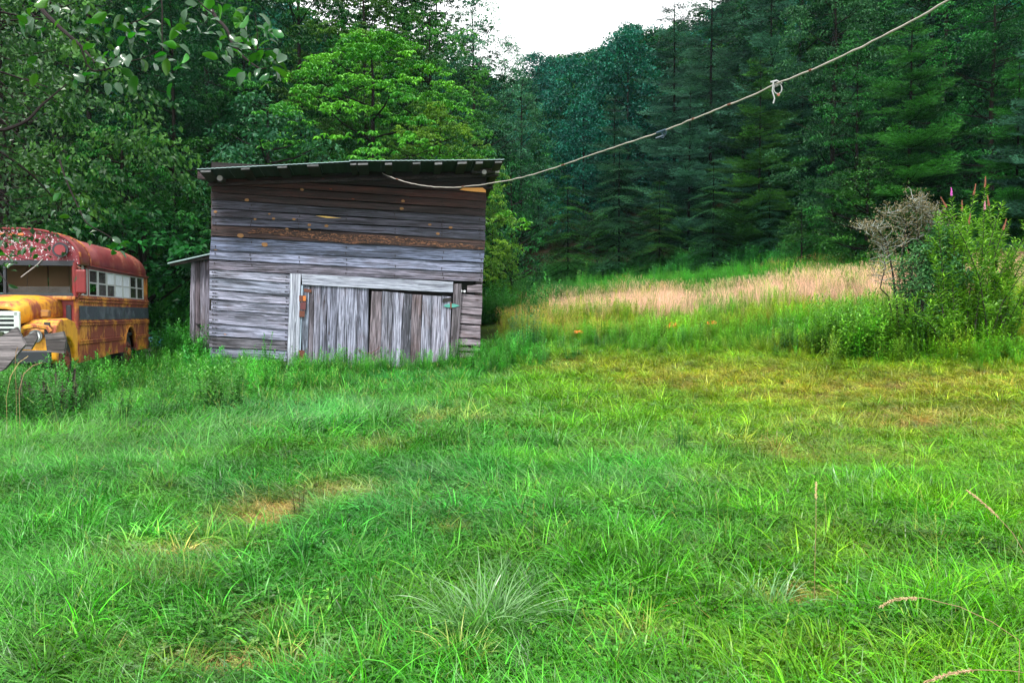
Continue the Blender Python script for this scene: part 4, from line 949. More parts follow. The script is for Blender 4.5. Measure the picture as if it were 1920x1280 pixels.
for i, px in enumerate([-40, 60, 150, 230, 330, 345, 430, 520, 610, 700, 790, 870]):
    D = [28, 27.5, 30, 31, 30, 34, 33, 34, 34, 35, 35, 36][i]
    tree('smallM' if i % 2 else 'bush', px, D, 330 + (i % 3) * 20, 'dark low tree ' + ['behind the hood of the bus at the picture edge', 'behind the windscreen of the bus', 'behind the windows of the bus', 'behind the rear end of the bus', 'between bus and shed, nearer one', 'between bus and shed, farther one', 'behind the left corner of the shed', 'under the grey-green small-leaved tree', 'behind the left third of the shed roof', 'behind the middle of the shed roof', 'behind the right third of the shed roof', 'behind the right end of the shed roof'][i], 'understory_tree', 'tree', 'low trees under the wood behind the shed', wid=1.2 if i % 2 else .9)

# ------------------------------------------------------------------ scatter tool (geometry nodes, for masses nobody could count)
def scatter(name, P, rot, scl, idx, col, variants, label, cat=None):
    coll = bpy.data.collections.new(name + '_kinds')
    for i, me in enumerate(variants):
        o = bpy.data.objects.new('%s_kind_%02d' % (name, i), me); coll.objects.link(o)
    me = bpy.data.meshes.new(name); n = len(P); me.vertices.add(n); me.vertices.foreach_set('co', np.asarray(P, np.float32).ravel())
    a = me.attributes.new('rot', 'FLOAT_VECTOR', 'POINT'); a.data.foreach_set('vector', np.asarray(rot, np.float32).ravel())
    a = me.attributes.new('scl', 'FLOAT_VECTOR', 'POINT'); a.data.foreach_set('vector', np.asarray(scl, np.float32).ravel())
    a = me.attributes.new('idx', 'INT', 'POINT'); a.data.foreach_set('value', np.asarray(idx, np.int32))
    a = me.attributes.new('icol', 'FLOAT_COLOR', 'POINT'); c4 = np.concatenate([col, np.ones((n, 1))], 1).astype(np.float32); a.data.foreach_set('color', c4.ravel())
    o = link(name, me); ng = bpy.data.node_groups.new(name, 'GeometryNodeTree')
    ng.interface.new_socket('Geometry', in_out='INPUT', socket_type='NodeSocketGeometry'); ng.interface.new_socket('Geometry', in_out='OUTPUT', socket_type='NodeSocketGeometry')
    gi = ng.nodes.new('NodeGroupInput'); go = ng.nodes.new('NodeGroupOutput'); ci = ng.nodes.new('GeometryNodeCollectionInfo')
    ci.inputs['Collection'].default_value = coll; ci.inputs['Separate Children'].default_value = True; ci.inputs['Reset Children'].default_value = True
    ip = ng.nodes.new('GeometryNodeInstanceOnPoints'); ip.inputs['Pick Instance'].default_value = True
    def na(nm, t):
        x = ng.nodes.new('GeometryNodeInputNamedAttribute'); x.data_type = t; x.inputs['Name'].default_value = nm; return x.outputs['Attribute']
    ng.links.new(gi.outputs[0], ip.inputs['Points']); ng.links.new(ci.outputs[0], ip.inputs['Instance'])
    ng.links.new(na('idx', 'INT'), ip.inputs['Instance Index']); ng.links.new(na('rot', 'FLOAT_VECTOR'), ip.inputs['Rotation']); ng.links.new(na('scl', 'FLOAT_VECTOR'), ip.inputs['Scale'])
    ng.links.new(ip.outputs[0], go.inputs[0]); md = o.modifiers.new('scatter', 'NODES'); md.node_group = ng
    return tag(o, label, cat, kind='stuff')
# far wooded hillsides
fr_ = np.random.default_rng(5); n = 7000
fx = fr_.uniform(-130, 200, n); fy = fr_.uniform(50, 330, n); s_ = s_of(fx, fy)
az_ = fx / fy
ok = (np.abs(az_) < .85) & (((s_ > 82) & (fx > 1)) | ((fy > 58) & (fx <= 1)) | ((fx > 18) & (s_ > 75)))
ok &= ~((fy < 100) & (np.abs(fx - fy * .03) < 3))

SKX = [-400, 860, 900, 950, 1000, 1050, 1100, 1150, 1200, 1215, 1240, 1262, 3000]; SKY_ = [-900, -60, 12, 62, 106, 108, 96, 72, 60, 40, -10, -300, -900]
pxf = 960 + fx / fy * F
def clear(x, y, z, h, rad_=4):
    p = 960 + x / y * F; top = 590 - (z + h - EYE) / y * F; w_ = rad_ / y * F
    return np.minimum(np.interp(p - w_, SKX, SKY_) , 999) * 0 + top > np.maximum(np.interp(p - w_ * .6, SKX, SKY_), np.interp(p + w_ * .6, SKX, SKY_)) - 14
ok &= clear(fx, fy, ground(fx, fy), 14.5)
ok &= fr_.random(n) < np.clip(110 / fy, .35, 1)
fx, fy = fx[ok], fy[ok]; n = len(fx); print('far trees', n)
sc_ = fr_.uniform(.65, 1.1, n); cc = np.array([.8, 1, .9]) * fr_.uniform(.7, 1.3, (n, 1)); 
scatter('distant_forest', np.stack([fx, fy, ground(fx, fy) - .5], 1), np.stack([0 * fx, 0 * fx, fr_.uniform(0, 6.28, n)], 1), np.stack([sc_] * 3, 1), fr_.integers(0, 3, n), cc,
        [SRC['round'][1], SRC['roundg'][1], SRC['roundD'][1]], 'distant wooded hillsides closing the valley behind the gap')
# ================================================================== GRASS AND WEEDS
GM = leaf_mat('grass_blade', (.26, .29, .28), (1.75, 1.62, 1.5), .22, .36, .28, inst='icol')
WM = leaf_mat('weed_leaf', (.65, .65, .65), (1.3, 1.3, 1.2), .25, .45, .4, inst='icol')
def ribbon(P, az, Lg, wd, lean, curve, seg=4, twist=None, sag=None):
    """P (n,3) roots; returns verts, faces of tapering curved blades"""
    n = len(P); t = np.linspace(0, 1, seg + 1)[None, :]; h = np.stack([np.cos(az), np.sin(az)], 1)
    th = lean[:, None] + curve[:, None] * t                       # angle from vertical along the blade
    st = Lg[:, None] / seg
    hx = np.cumsum(np.concatenate([np.zeros((n, 1)), (np.sin(th) * st)[:, :-1]], 1), 1); hz = np.cumsum(np.concatenate([np.zeros((n, 1)), (np.cos(th) * st)[:, :-1]], 1), 1)
    hz = np.maximum(hz, .004 + .01 * t)
    tw = (twist if twist is not None else np.zeros(n))[:, None] * (.4 + t)
    ca, sa = np.cos(tw), np.sin(tw)
    side = np.stack([-h[:, 1], h[:, 0]], 1)[:, None, :] * ca[..., None]                 # (n,seg+1,2)
    w_ = wd[:, None] * np.clip(np.minimum(1.15 - t, .55 + 2.5 * t), 0.04, 1) * .5
    C = np.stack([P[:, None, 0] + h[:, 0:1] * hx, P[:, None, 1] + h[:, 1:2] * hx, P[:, None, 2] + hz], -1)
    S = np.concatenate([side, sa[..., None] * .8], -1) * w_[..., None]
    V = np.stack([C - S, C + S], 2).reshape(-1, 3); m = 2 * (seg + 1)
    b = (np.arange(n) * m)[:, None] + (np.arange(seg) * 2)[None, :]; b = b.ravel()
    return V, np.stack([b, b + 1, b + 3, b + 2], 1), m
def tuft(seed, n, rad_, Lr, wr, lean, curve, dirj=6.28, seg=4, heads=0, mat=None, headlen=.05):
    r = np.random.default_rng(seed); q = rad_ * np.sqrt(r.random(n)); a = r.uniform(0, 6.283, n)
    P = np.stack([q * np.cos(a), q * np.sin(a), np.full(n, -.01)], 1)
    az = (a + r.normal(0, .7, n)) if dirj >= 6 else r.normal(0, dirj, n)
    V, Fq, m = ribbon(P, az, r.uniform(*Lr, n), r.uniform(*wr, n), r.uniform(*lean, n), r.uniform(*curve, n), seg, r.normal(0, .6, n))
    va = np.repeat(np.clip(r.normal(.45, .25, n), 0, 1), m)
    Vs, Fs = [V], [Fq]; vs2 = [va]; off = len(V)
    if heads:
        P2 = P[:heads]; Lh = r.uniform(Lr[1] * 1.2, Lr[1] * 1.7, heads); ln_ = r.uniform(.0, .35, heads); cv = r.uniform(.1, .6, heads)
        V2, F2, m2 = ribbon(P2, az[:heads], Lh, np.full(heads, .0022), ln_, cv, seg); Vs.append(V2); Fs.append(F2 + off); vs2.append(np.full(len(V2), 1.)); off += len(V2)
        tips = V2.reshape(heads, m2, 3)[:, -2:, :].mean(1); prev = V2.reshape(heads, m2, 3)[:, -4:-2, :].mean(1); dd = unit(tips - prev)
        k = 10; Pt = np.repeat(tips, k, 0) - np.repeat(dd, k, 0) * (np.tile(np.linspace(0, 1, k), heads) * headlen)[:, None]
        D = np.repeat(dd, k, 0) + .55 * rnd_unit(r, heads * k); VL, FL = leaves_geo(Pt, D, rnd_unit(r, heads * k), np.full(heads * k, headlen * .28), np.full(heads * k, .004))
        q4 = FL.reshape(-1, 6)[:, [0, 1, 2, 5]]; Vs.append(VL); Fs.append(q4 + off); vs2.append(np.full(len(VL), 1.)); off += len(VL)
    return fast_mesh('tuft', np.concatenate(Vs), np.concatenate(Fs), [mat or GM], {'var': np.concatenate(vs2)})
def weed(seed, H, n_st, whor, ll, lw, spread=.06, mat=None, top=True, bend=.15):
    """upright leafy stems"""
    r = np.random.default_rng(seed); mb_v = []; mb_f = []; va = []; off = 0
    for s in range(n_st):
        hh = H * r.uniform(.65, 1.05); a0 = r.uniform(0, 6.28); q = spread * math.sqrt(r.random()); base = np.array([q * math.cos(a0), q * math.sin(a0), 0]); bd = np.array([math.cos(a0), math.sin(a0), 0]) * bend * hh * r.uniform(.2, 1.2)
        u = np.linspace(0, 1, 5); C = base + bd * (u ** 1.7)[:, None] + np.array([0, 0, hh]) * u[:, None]
        w_ = .006 * (1.2 - u); V = np.stack([C - np.array([1, 0, 0]) * w_[:, None], C + np.array([1, 0, 0]) * w_[:, None]], 1).reshape(-1, 3); V3 = np.stack([C - np.array([0, 1, 0]) * w_[:, None], C + np.array([0, 1, 0]) * w_[:, None]], 1).reshape(-1, 3)
        for VV in (V, V3):
            i = np.arange(4) * 2 + off; mb_v.append(VV); mb_f.append(np.stack([i, i + 1, i + 3, i + 2], 1)); va.append(np.full(len(VV), .3)); off += len(VV)
        k = int(whor * hh / H); uu = np.repeat(np.linspace(.12, 1, k), 3); m = len(uu); az = np.arange(m) * 2.4 + r.normal(0, .3, m)
        P = base + bd * (uu ** 1.7)[:, None] + np.array([0, 0, hh]) * uu[:, None]
        D = np.stack([np.cos(az), np.sin(az), r.uniform(.1, .7, m) + (uu > .9) * .8], 1); lg = ll * (1.15 - .55 * uu) * r.uniform(.7, 1.2, m)
        VL, FL = leaves_geo(P, D, np.tile([0, 0, 1.], (m, 1)), lg, lg * lw, .12, .25); q4 = FL.reshape(-1, 6)[:, [0, 1, 2, 5]]
        mb_v.append(VL); mb_f.append(q4 + off); va.append(np.repeat(np.clip(.25 + .5 * uu + r.normal(0, .15, m), 0, 1), 4)); off += len(VL)
    return fast_mesh('weed', np.concatenate(mb_v), np.concatenate(mb_f), [mat or WM], {'var': np.concatenate(va)})
def fan_points(n, r0, r1, power, seed, amax=.74):
    r = np.random.default_rng(seed); u = r.random(n); k = power
    y = (r0 ** k + u * (r1 ** k - r0 ** k)) ** (1 / k); x = r.uniform(-amax, amax, n) * y * 1.0 + r.normal(0, .3, n); return x, y, r
SHX = lambda x, y: (x > -8.9) & (x < -.75) & (y > 21.75) & (y < 28.6)           # inside the shed
c_, s_b = math.cos(math.atan2(.185, .983)), math.sin(math.atan2(.185, .983))
def in_bus(x, y):
    dx, dy = x - BX, y - BY; lx_ = dx * c_ + dy * s_b; ly_ = -dx * s_b + dy * c_
    return (lx_ < .05) & (lx_ > -W - .05) & (ly_ > -1.5) & (ly_ < Ln + .1)
def keep(x, y): return ~SHX(x, y) & ~in_bus(x, y) & (forest(x, y) < .5)
V_SHORT = [tuft(20 + i, 30, .10, (.05, .125), (.0055, .0105), (.2, 1.2), (.4, 1.5)) for i in range(4)]
V_LODGE = [tuft(30 + i, 34, .13, (.14, .30), (.004, .0085), (.7, 1.35), (.4, 1.0), .75, 5) for i in range(4)]
V_TALL = [tuft(40 + i, 24, .06, (.14, .30), (.006, .0115), (.1, .9), (.6, 1.8), 6.28, 5) for i in range(3)]
V_STRAW = [tuft(50 + i, 26, .13, (.08, .24), (.002, .004), (1.2, 1.6), (-.1, .3), 6.28, 3) for i in range(2)]
V_HEAD = [tuft(60 + i, 16, .06, (.12, .25), (.003, .005), (0, .6), (.5, 1.4), 6.28, 4, 2) for i in range(2)]
V_CLOV = []
for i in range(2):
    r = np.random.default_rng(70 + i); n = 26; P = np.stack([r.normal(0, .06, n), r.normal(0, .06, n), r.uniform(.02, .09, n)], 1)
    P = np.repeat(P, 3, 0); a3 = np.tile(np.arange(3) * 2.09, n) + np.repeat(r.uniform(0, 6.28, n), 3); D = np.stack([np.cos(a3), np.sin(a3), 0 * a3 + .15], 1)
    VL, FL = leaves_geo(P, D, np.tile([0, 0, 1.], (len(P), 1)) + .3 * rnd_unit(r, len(P)), np.full(len(P), .022), np.full(len(P), .018), .1, .1)
    V_CLOV.append(fast_mesh('clover', VL, FL.reshape(-1, 6)[:, [0, 1, 2, 5]], [WM], {'var': r.random(len(VL))}))
ALLV = V_SHORT + V_LODGE + V_TALL + V_STRAW + V_HEAD + V_CLOV      # 0-3, 4-7, 8-10, 11-12, 13-14, 15-16
def lawn(n, r0, r1, power, seed, zlim=None, grow=1.0):
    x, y, r = fan_points(n, r0, r1, power, seed); s = s_of(x, y)
    ok = keep(x, y) & (s < 24.5 + r.normal(0, .8, n)); x, y = x[ok], y[ok]; n = len(x); s = s[ok]
    lodge = sines(x, y, .75, 41) + .5 * sines(x, y, 2.3, 42) + .9 * sstep(1, -3, x + .1 * y) - .45 - .5 * sstep(0, 4, x) * sstep(5, 9, y)
    d = dryness(x, y); u = r.random(n); idx = r.integers(0, 4, n)
    lm = u < np.clip(.12 + .55 * lodge, .03, .75); idx[lm] = 4 + r.integers(0, 4, lm.sum())
    tl2 = (~lm) & (r.random(n) < .05 + .6 * np.clip(sines(x, y, 2.4, 43) - .25, 0, 1)); idx[tl2] = 8 + r.integers(0, 3, tl2.sum())
    cl = r.random(n) < .10; idx[cl] = 15 + r.integers(0, 2, cl.sum())
    hd = r.random(n) < .003 + .02 * sstep(1, -3, x) * sstep(8, 14, y); idx[hd] = 13 + r.integers(0, 2, hd.sum())
    sw = (r.random(n) < d * 1.1) | (r.random(n) < .045); idx[sw] = 11 + r.integers(0, 2, sw.sum())
    field = sines(x, y, .45, 44) * 1.6 + 2.6 + .5 * sines(x, y, 1.8, 45); rz = np.where(lm, field + r.normal(0, .55, n), r.uniform(0, 6.283, n))
    sc = r.uniform(.75, 1.25, n) * grow * (1 - .35 * d); sc = sc * (1 - .25 * sstep(0, 5, x) * sstep(6, 10, y))
    c = veg_col(x, y); c[cl] *= .72; br = (r.lognormal(0, .28, n) * (1 + .22 * np.clip(sines(x, y, 2.1, 46), -1, 1) + .15 * sines(x, y, 5, 47)))[:, None]; hue = 1 + .14 * r.normal(size=(n, 3)); c = c * br * hue
    c[sw] = TAN * r.uniform(.5, 1.3, (sw.sum(), 1)); hd_ = hd & ~sw; c[hd_] = c[hd_] * .6 + np.array([.22, .19, .07]) * .6
    pale = lm & (r.random(n) < .3); c[pale] = c[pale] * .7 + np.array([.16, .27, .14]) * .5  # paler colour paints the sheen of flattened glossy blades
    tilt = np.stack([r.normal(0, .12, n), r.normal(0, .12, n), rz], 1)
    return np.stack([x, y, ground(x, y)], 1), tilt, np.stack([sc, sc, sc * r.uniform(.8, 1.15, n)], 1), idx, np.clip(c, .004, .9)
A1 = lawn(52000, 2.2, 9.5, 1.35, 101); A2 = lawn(62000, 9.0, 27, 1.5, 102, grow=1.45)
AA = [np.concatenate([p, q]) for p, q in zip(A1, A2)]; print('lawn tufts', len(AA[0]))
scatter('lawn_grass', *AA, ALLV, 'matted wet green grass of the yard with swirls, straw and clover')
# ---- meadow beyond the track: tall yellow-green plants, the pink dry band, green again
V_MED = [tuft(80 + i, 40, .18, (.25, .6), (.006, .011), (0, .45), (.2, 1.0), 6.28, 4) for i in range(3)] + \
        [tuft(84 + i, 34, .20, (.35, .62), (.004, .007), (0, .3), (.1, .7), 6.28, 4, 10, None, .13) for i in range(2)] + \
        [weed(86 + i, .75, 6, 14, .12, .28, .16) for i in range(3)] + [weed(90 + i, 1.2, 7, 20, .14, .2, .2) for i in range(2)]
x, y, r = fan_points(60000, 14, 62, 1.55, 201, .78); s = s_of(x, y); wb = 1.0 * sines(x, y, .5, 51) - .22 * np.clip(x - 3, 0, 20)
right_ = (x > -.9 + .02 * y) | (y < 21)
ok = keep(x, y) & (s > 23 + r.normal(0, .7, len(x))) & (s < 54) & right_; x, y, s, wb = x[ok], y[ok], s[ok], wb[ok]; n = len(x)
sp = s + wb * 1.4; pinkm = sstep(31, 33, sp) * (1 - sstep(37.5, 40, sp)) * sstep(-.2, 2.4, x)
tanm = np.clip(sstep(24, 28, sp) * (1 - sstep(36, 40, sp)) * (1 - sstep(1.2, 4, x)) * (.55 + .5 * sines(x, y, 1.1, 52)), 0, 1)
tanm = np.maximum(tanm, .3 * sstep(42, 44, sp) * (1 - sstep(44, 47, sp)) * (sines(x, y, .6, 53) > .3))
k1 = np.clip(.45 + .8 * sines(x, y, .9, 54), 0, 1)[:, None]; k2 = np.clip(sines(x, y, 1.6, 55) - .35, 0, 1)[:, None]
c = np.array([.09, .29, .008]) * (1 - k1) + np.array([.26, .34, .02]) * k1; c = c * (1 - k2) + np.array([.035, .15, .02]) * k2
farg = sstep(38, 41, sp)[:, None]; c = c * (1 - farg) + np.array([.055, .27, .022]) * farg
vg = (1 - sstep(1.5, 5, x))[:, None] * sstep(34, 42, s)[:, None]; c = c * (1 - vg) + np.array([.03, .16, .03]) * vg
c *= r.lognormal(0, .25, n)[:, None] * (1 + .12 * r.normal(size=(n, 3)))
isp = r.random(n) < pinkm * (.78 + .25 * sines(x, y, 1.2, 58)); ist = (~isp) & (r.random(n) < tanm * .8); 
idx = r.choice([0, 1, 2, 5, 6, 7, 8, 9], n, p=[.17, .17, .17, .13, .13, .13, .05, .05])
idx[isp | ist] = 3 + r.integers(0, 2, (isp | ist).sum()); c[isp] = PINK * r.uniform(.65, 1.25, (isp.sum(), 1)); c[ist] = TAN * r.uniform(.7, 1.25, (ist.sum(), 1))
low = sstep(22, 26, s); sc = r.uniform(.55, 1.0, n) * (.3 + .6 * low) * (1 + .25 * sines(x, y, 1.3, 56)); sc[idx >= 8] *= .9
scatter('meadow_plants', np.stack([x, y, ground(x, y)], 1), np.stack([r.normal(0, .08, n), r.normal(0, .08, n), r.uniform(0, 6.28, n)], 1), np.stack([sc] * 3, 1), idx, np.clip(c, .004, .9), V_MED, 'tall meadow plants beyond the track with a band of pink dry grass')
# ---- lush weeds: shed foot, around the bus, gap between bus and shed, forest edge
V_WEED = [weed(100 + i, .62, 6, 15, .13, .26, .16) for i in range(3)] + [weed(104 + i, .95, 5, 18, .16, .22, .18) for i in range(2)] + V_TALL + V_HEAD
PP = []; 
def zone(n, x0, x1, y0, y1, seed, dens=None, sc0=(.7, 1.2), col=(.045, .23, .018), kinds=(0, 1, 2, 3, 4, 5, 6, 7, 8, 9)):
    r = np.random.default_rng(seed); x = r.uniform(x0, x1, n); y = r.uniform(y0, y1, n); ok = ~SHX(x, y) & ~in_bus(x, y)
    if dens is not None: ok &= r.random(n) < dens(x, y)
    x, y = x[ok], y[ok]; n = len(x); sc = r.uniform(*sc0, n)
    c = np.array(col) * r.lognormal(0, .25, n)[:, None] * (1 + .12 * r.normal(size=(n, 3)))
    kk = np.array(kinds); idx = kk[r.integers(0, len(kk), n)]; sc = np.where(idx > 4, sc * 1.4, sc)
    PP.append((np.stack([x, y, ground(x, y)], 1), np.stack([r.normal(0, .1, n), r.normal(0, .1, n), r.uniform(0, 6.28, n)], 1), np.stack([sc] * 3, 1), idx, np.clip(c, .004, .9)))
zone(900, -9, 0, 20.2, 21.7, 1, lambda x, y: .25 + .5 * sstep(20.2, 21.4, y), (.3, .72))
zone(2600, -9.5, -3.5, 15.0, 21.6, 2, lambda x, y: np.clip(.75 - .14 * (x + 9) + .05 * (y - 18) + .5 * sines(x, y, 1.1, 61), .0, .85), (.3, .85))
zone(2400, -12, -5.0, 10.5, 15.2, 3, lambda x, y: np.clip(.5 - .2 * (x + 8) + .5 * sines(x, y, 1.3, 62), .0, .9) * sstep(9.8, 12.5, y), (.35, .95), (.04, .18, .025))
zone(700, -9.6, -8.2, 21.5, 27, 4, None, (.9, 1.5), (.045, .25, .03))
zone(900, -14, -8.4, 26, 29, 5, None, (1.3, 2.2), (.035, .20, .03), (0, 1, 2, 3, 4))
zone(520, -1.2, 1.8, 18.5, 24, 6, lambda x, y: np.clip(.5 + .6 * sines(x, y, 1.2, 63), 0, 1) * (1 - sstep(.2, 1.8, x)) * sstep(18.5, 20.5, y), (.35, .8), (.05, .27, .03))
zone(500, -1.4, 2.2, 30, 46, 7, lambda x, y: np.clip(.9 - .3 * (x + 1.2) + .5 * sines(x, y, .8, 64), 0, 1), (.9, 2.0), (.04, .20, .03), (0, 1, 2, 3, 4))
zone(300, 5.8, 10.2, 15.4, 17.6, 9, lambda x, y: np.clip(.5 + .6 * sines(x, y, 1.5, 65), 0, 1) * sstep(5.8, 8.0, x) * sstep(15.4, 16.6, y), (.35, 1.0), (.13, .30, .012), (0, 1, 2, 3, 4))
zone(160, 6.8, 10.5, 16.6, 18.4, 10, None, (.9, 1.5), (.09, .26, .015), (0, 1, 2, 3, 4))
# edge of the right wood: upright weeds
r = np.random.default_rng(8); n = 2600; px_ = r.uniform(2, 26, n); yy = 53.5 - .9 * px_ + r.normal(0, .7, n) + np.where(r.random(n) < .2, -r.uniform(0, 3, n), 0); sc = r.uniform(.8, 1.7, n)
PP.append((np.stack([px_, yy, ground(px_, yy)], 1), np.stack([r.normal(0, .05, n), r.normal(0, .05, n), r.uniform(0, 6.28, n)], 1), np.stack([sc] * 3, 1), r.integers(0, 5, n), np.array([.03, .19, .04]) * r.lognormal(0, .3, n)[:, None]))
scatter('lush_weeds', *[np.concatenate([p[k] for p in PP]) for k in range(5)], V_WEED, 'lush leafy weeds at the foot of the shed, round the bus and along the wood edge')
# ================================================================== SINGLE PLANTS
def inst_plain(m_name, ca, cb, **k): return leaf_mat(m_name, ca, cb, **k)
TG = inst_plain('tuft_blade', (.03, .17, .03), (.24, .50, .22), trans=.25, rough=.28, spec=.6)
TD = inst_plain('dark_blade', (.01, .09, .02), (.03, .17, .04), trans=.2, rough=.4)
TY = inst_plain('yellow_green_blade', (.09, .22, .03), (.40, .42, .10), trans=.25, rough=.35)
ST = inst_plain('straw_stalk', (.30, .20, .10), (.62, .44, .28), trans=.15, rough=.6)
WD = inst_plain('weed_leaf_plain', (.03, .17, .03), (.09, .34, .05), trans=.25, rough=.4)
def gtuft(px, py, label, seed, n, rad_, Lr, wr, mat, lean=(0, .7), curve=(.5, 1.7)):
    p = ground_at(px, py); me = tuft(seed, n, rad_, Lr, wr, lean, curve, 6.28, 7, 0, mat); o = link('grass_tuft', me, loc=p); o.rotation_euler = (0, 0, seed)
    me['x'] = 1; return tag(o, label, 'grass tuft')
gtuft(905, 1190, 'big pale green grass tuft with long arching blades at the lower middle', 301, 210, .15, (.24, .48), (.006, .013), TG, (.1, .9), (.5, 1.5))
gtuft(868, 1262, 'yellow-green grass tuft right below the big pale tuft', 302, 80, .10, (.14, .28), (.006, .010), TY)
gtuft(1275, 852, 'small dark upright grass tuft standing alone in the right half of the yard', 303, 50, .06, (.3, .5), (.005, .008), TD, (0, .15), (.1, .4))
gtuft(560, 1062, 'upright dark grass tuft below the dry straw patch', 304, 45, .07, (.18, .3), (.005, .008), TD, (0, .25), (.1, .6))
gtuft(1440, 1150, 'loose tuft of broad green blades right of the bottom middle', 305, 80, .12, (.16, .34), (.005, .010), TG)
gtuft(1600, 940, 'tall grey-green tuft in the right half where stalks stand', 306, 80, .16, (.2, .36), (.005, .009), TG, (0, .4), (.2, 1.0))
gtuft(960, 1120, 'rounded pale tuft just behind the big arching one', 307, 70, .12, (.14, .28), (.005, .008), TG)
gtuft(440, 845, 'drooping dark tuft in the flattened grass at the left', 308, 90, .2, (.25, .45), (.005, .008), TG, (.2, .9), (.6, 1.4))
gtuft(690, 770, 'shaggy dark grass clump in front of the shed doors', 309, 110, .35, (.3, .55), (.006, .010), TD, (.2, .9), (.6, 1.3))
# seed stalks
def stalk(path, D0, D1, label, hd=.16, w_=.0014):
    n = len(path); pts = [at(x, y, D0 + (D1 - D0) * i / (n - 1)) for i, (x, y) in enumerate(path)]
    base = pts[0].copy(); g0 = gz(base.x, base.y); pts = [Vector((base.x, base.y, g0 - .01))] + pts if base.z > g0 + .02 else pts
    b0 = pts[0].copy(); t = thing('grass_stalk', label, 'grass stalk', b0); pts = [p - b0 for p in pts]
    mb = MB(); mb.tube(pts, w_, 5); mb.build('stem', ST, t, True)
    P = []; D = []; acc = 0; total = hd; rr = np.random.default_rng(int(path[0][0])); i = len(pts) - 1
    while i > 0 and acc < hd:
        a, b = pts[i], pts[i - 1]; L_ = (a - b).length; m = max(2, int(L_ / .0028))
        for k in range(m):
            u = k / m
            if acc + u * L_ > hd: break
            for _ in range(3): P.append(np.array(a.lerp(b, u))); D.append(np.array((a - b).normalized()) + .7 * rnd_unit(rr, 1)[0])
        acc += L_; i -= 1
    P = np.array(P); D = np.array(D); V, Fc = leaves_geo(P, D, rnd_unit(rr, len(P)), rr.uniform(.008, .017, len(P)), np.full(len(P), .004))
    link('seed_head', fast_mesh('seed_head', V, Fc, [ST], {'var': rr.random(len(V))}), t)
stalk([(1925, 1045), (1900, 1000), (1868, 965), (1838, 938), (1815, 920)], 3.6, 3.9, 'pinkish seed stalk arching in from the right edge', .2)
stalk([(1912, 1200), (1860, 1165), (1800, 1137), (1730, 1120), (1680, 1122), (1652, 1136)], 2.9, 3.2, 'pale seed stalk bowing to the left at the lower right', .17)
stalk([(1935, 1262), (1890, 1256), (1830, 1255), (1780, 1262), (1735, 1278)], 2.7, 2.8, 'lowest tan seed stalk lying near the lower right corner', .17)
0 and stalk([(1640, 1075), (1622, 1040), (1590, 1012), (1566, 1000)], 3.6, 3.9, 'short reddish stalk leaning left of the lower right corner', .05)
stalk([(1528, 1050), (1530, 990), (1530, 940), (1530, 905)], 4.2, 4.4, 'upright tan seed stalk standing alone in the right half', .10)
0 and stalk([(520, 1130), (505, 1090), (495, 1060)], 3.7, 3.9, 'tiny bent straw stalk left of the bottom middle', .05)
0 and stalk([(225, 1190), (215, 1160), (195, 1135), (168, 1118)], 3.4, 3.7, 'long pale blade-like stalk curving at the lower left', .10)
stalk([(12, 745), (20, 705), (35, 680), (52, 668)], 10, 10.3, 'tan arching stalk in front of the plywood sheet', .4, .0025)
stalk([(30, 720), (28, 690), (30, 660), (33, 652)], 10.4, 10.4, 'upright tan seed stalk beside the plywood sheet', .22, .0025)
stalk([(36, 730), (45, 700), (62, 685), (78, 680)], 9.8, 10.2, 'second tan arching stalk just right of the plywood sheet', .35, .0025)
for px in (1148, 1210, 1105):
    pass
# leafy weeds one can pick out
def wplant(px, py, label, seed, H, nst, sp, k=1.0, ll=.14, lw=.26, D=None, mat=None, group=None):
    p = ground_at(px, py) if D is None else Vector(((px - 960) / F * D, D, gz((px - 960) / F * D, D)))
    o = link('weed_plant', weed(seed, H, nst, 22, ll, lw, sp, mat or WD), loc=p); return tag(o, label, 'weed', group)
wplant(500, 700, 'single tall leafy weed standing against the lower left boards of the shed', 401, 1.05, 3, .07, D=20.9)
wplant(400, 775, 'dense leafy weed clump rising from the grass before the shed corner', 402, .9, 22, .5, ll=.17)
wplant(380, 720, 'leafy weed clump at the left foot of the shed', 403, .9, 14, .4, ll=.15)
wplant(75, 735, 'dark leafy weed clump in front of the rotten stump', 404, .62, 16, .45, ll=.12, D=11.3)
wplant(90, 700, 'fresh weed sprouting out of the rotten stump', 405, 1.0, 5, .15, ll=.12, D=12.2)
wplant(985, 655, 'dark weedy clump on the bank right of the shed', 406, 1.1, 16, .4, ll=.14, mat=leaf_mat('dark_weed_leaf', (.015, .10, .03), (.05, .22, .06)))
wplant(1086, 575, 'pale green upright weed in the dry meadow strip', 407, 1.9, 8, .25, ll=.16, mat=leaf_mat('pale_weed_leaf', (.06, .26, .04), (.12, .4, .08)))
wplant(1138, 590, 'slender dark weed left of the pink grass band', 408, 1.5, 6, .2, ll=.15)
wplant(1220, 520, 'bright leafy weed at the top of the meadow under the hemlocks', 409, 1.6, 6, .35, ll=.22)
wplant(1545, 510, 'yellowish tall weed at the top of the meadow', 410, 1.8, 5, .2, ll=.2)
wplant(1490, 660, 'dark leafy clump low on the bank before the lichened shrub', 411, .75, 18, .5, ll=.14)
wplant(1290, 652, 'small dark clump low on the middle of the bank', 412, .6, 14, .35, ll=.12)
wplant(565, 975, 'thin dark brown sapling standing in the dry straw patch', 413, .30, 3, .05, ll=.05, mat=leaf_mat('brown_sapling_leaf', (.05, .05, .02), (.12, .09, .03)))
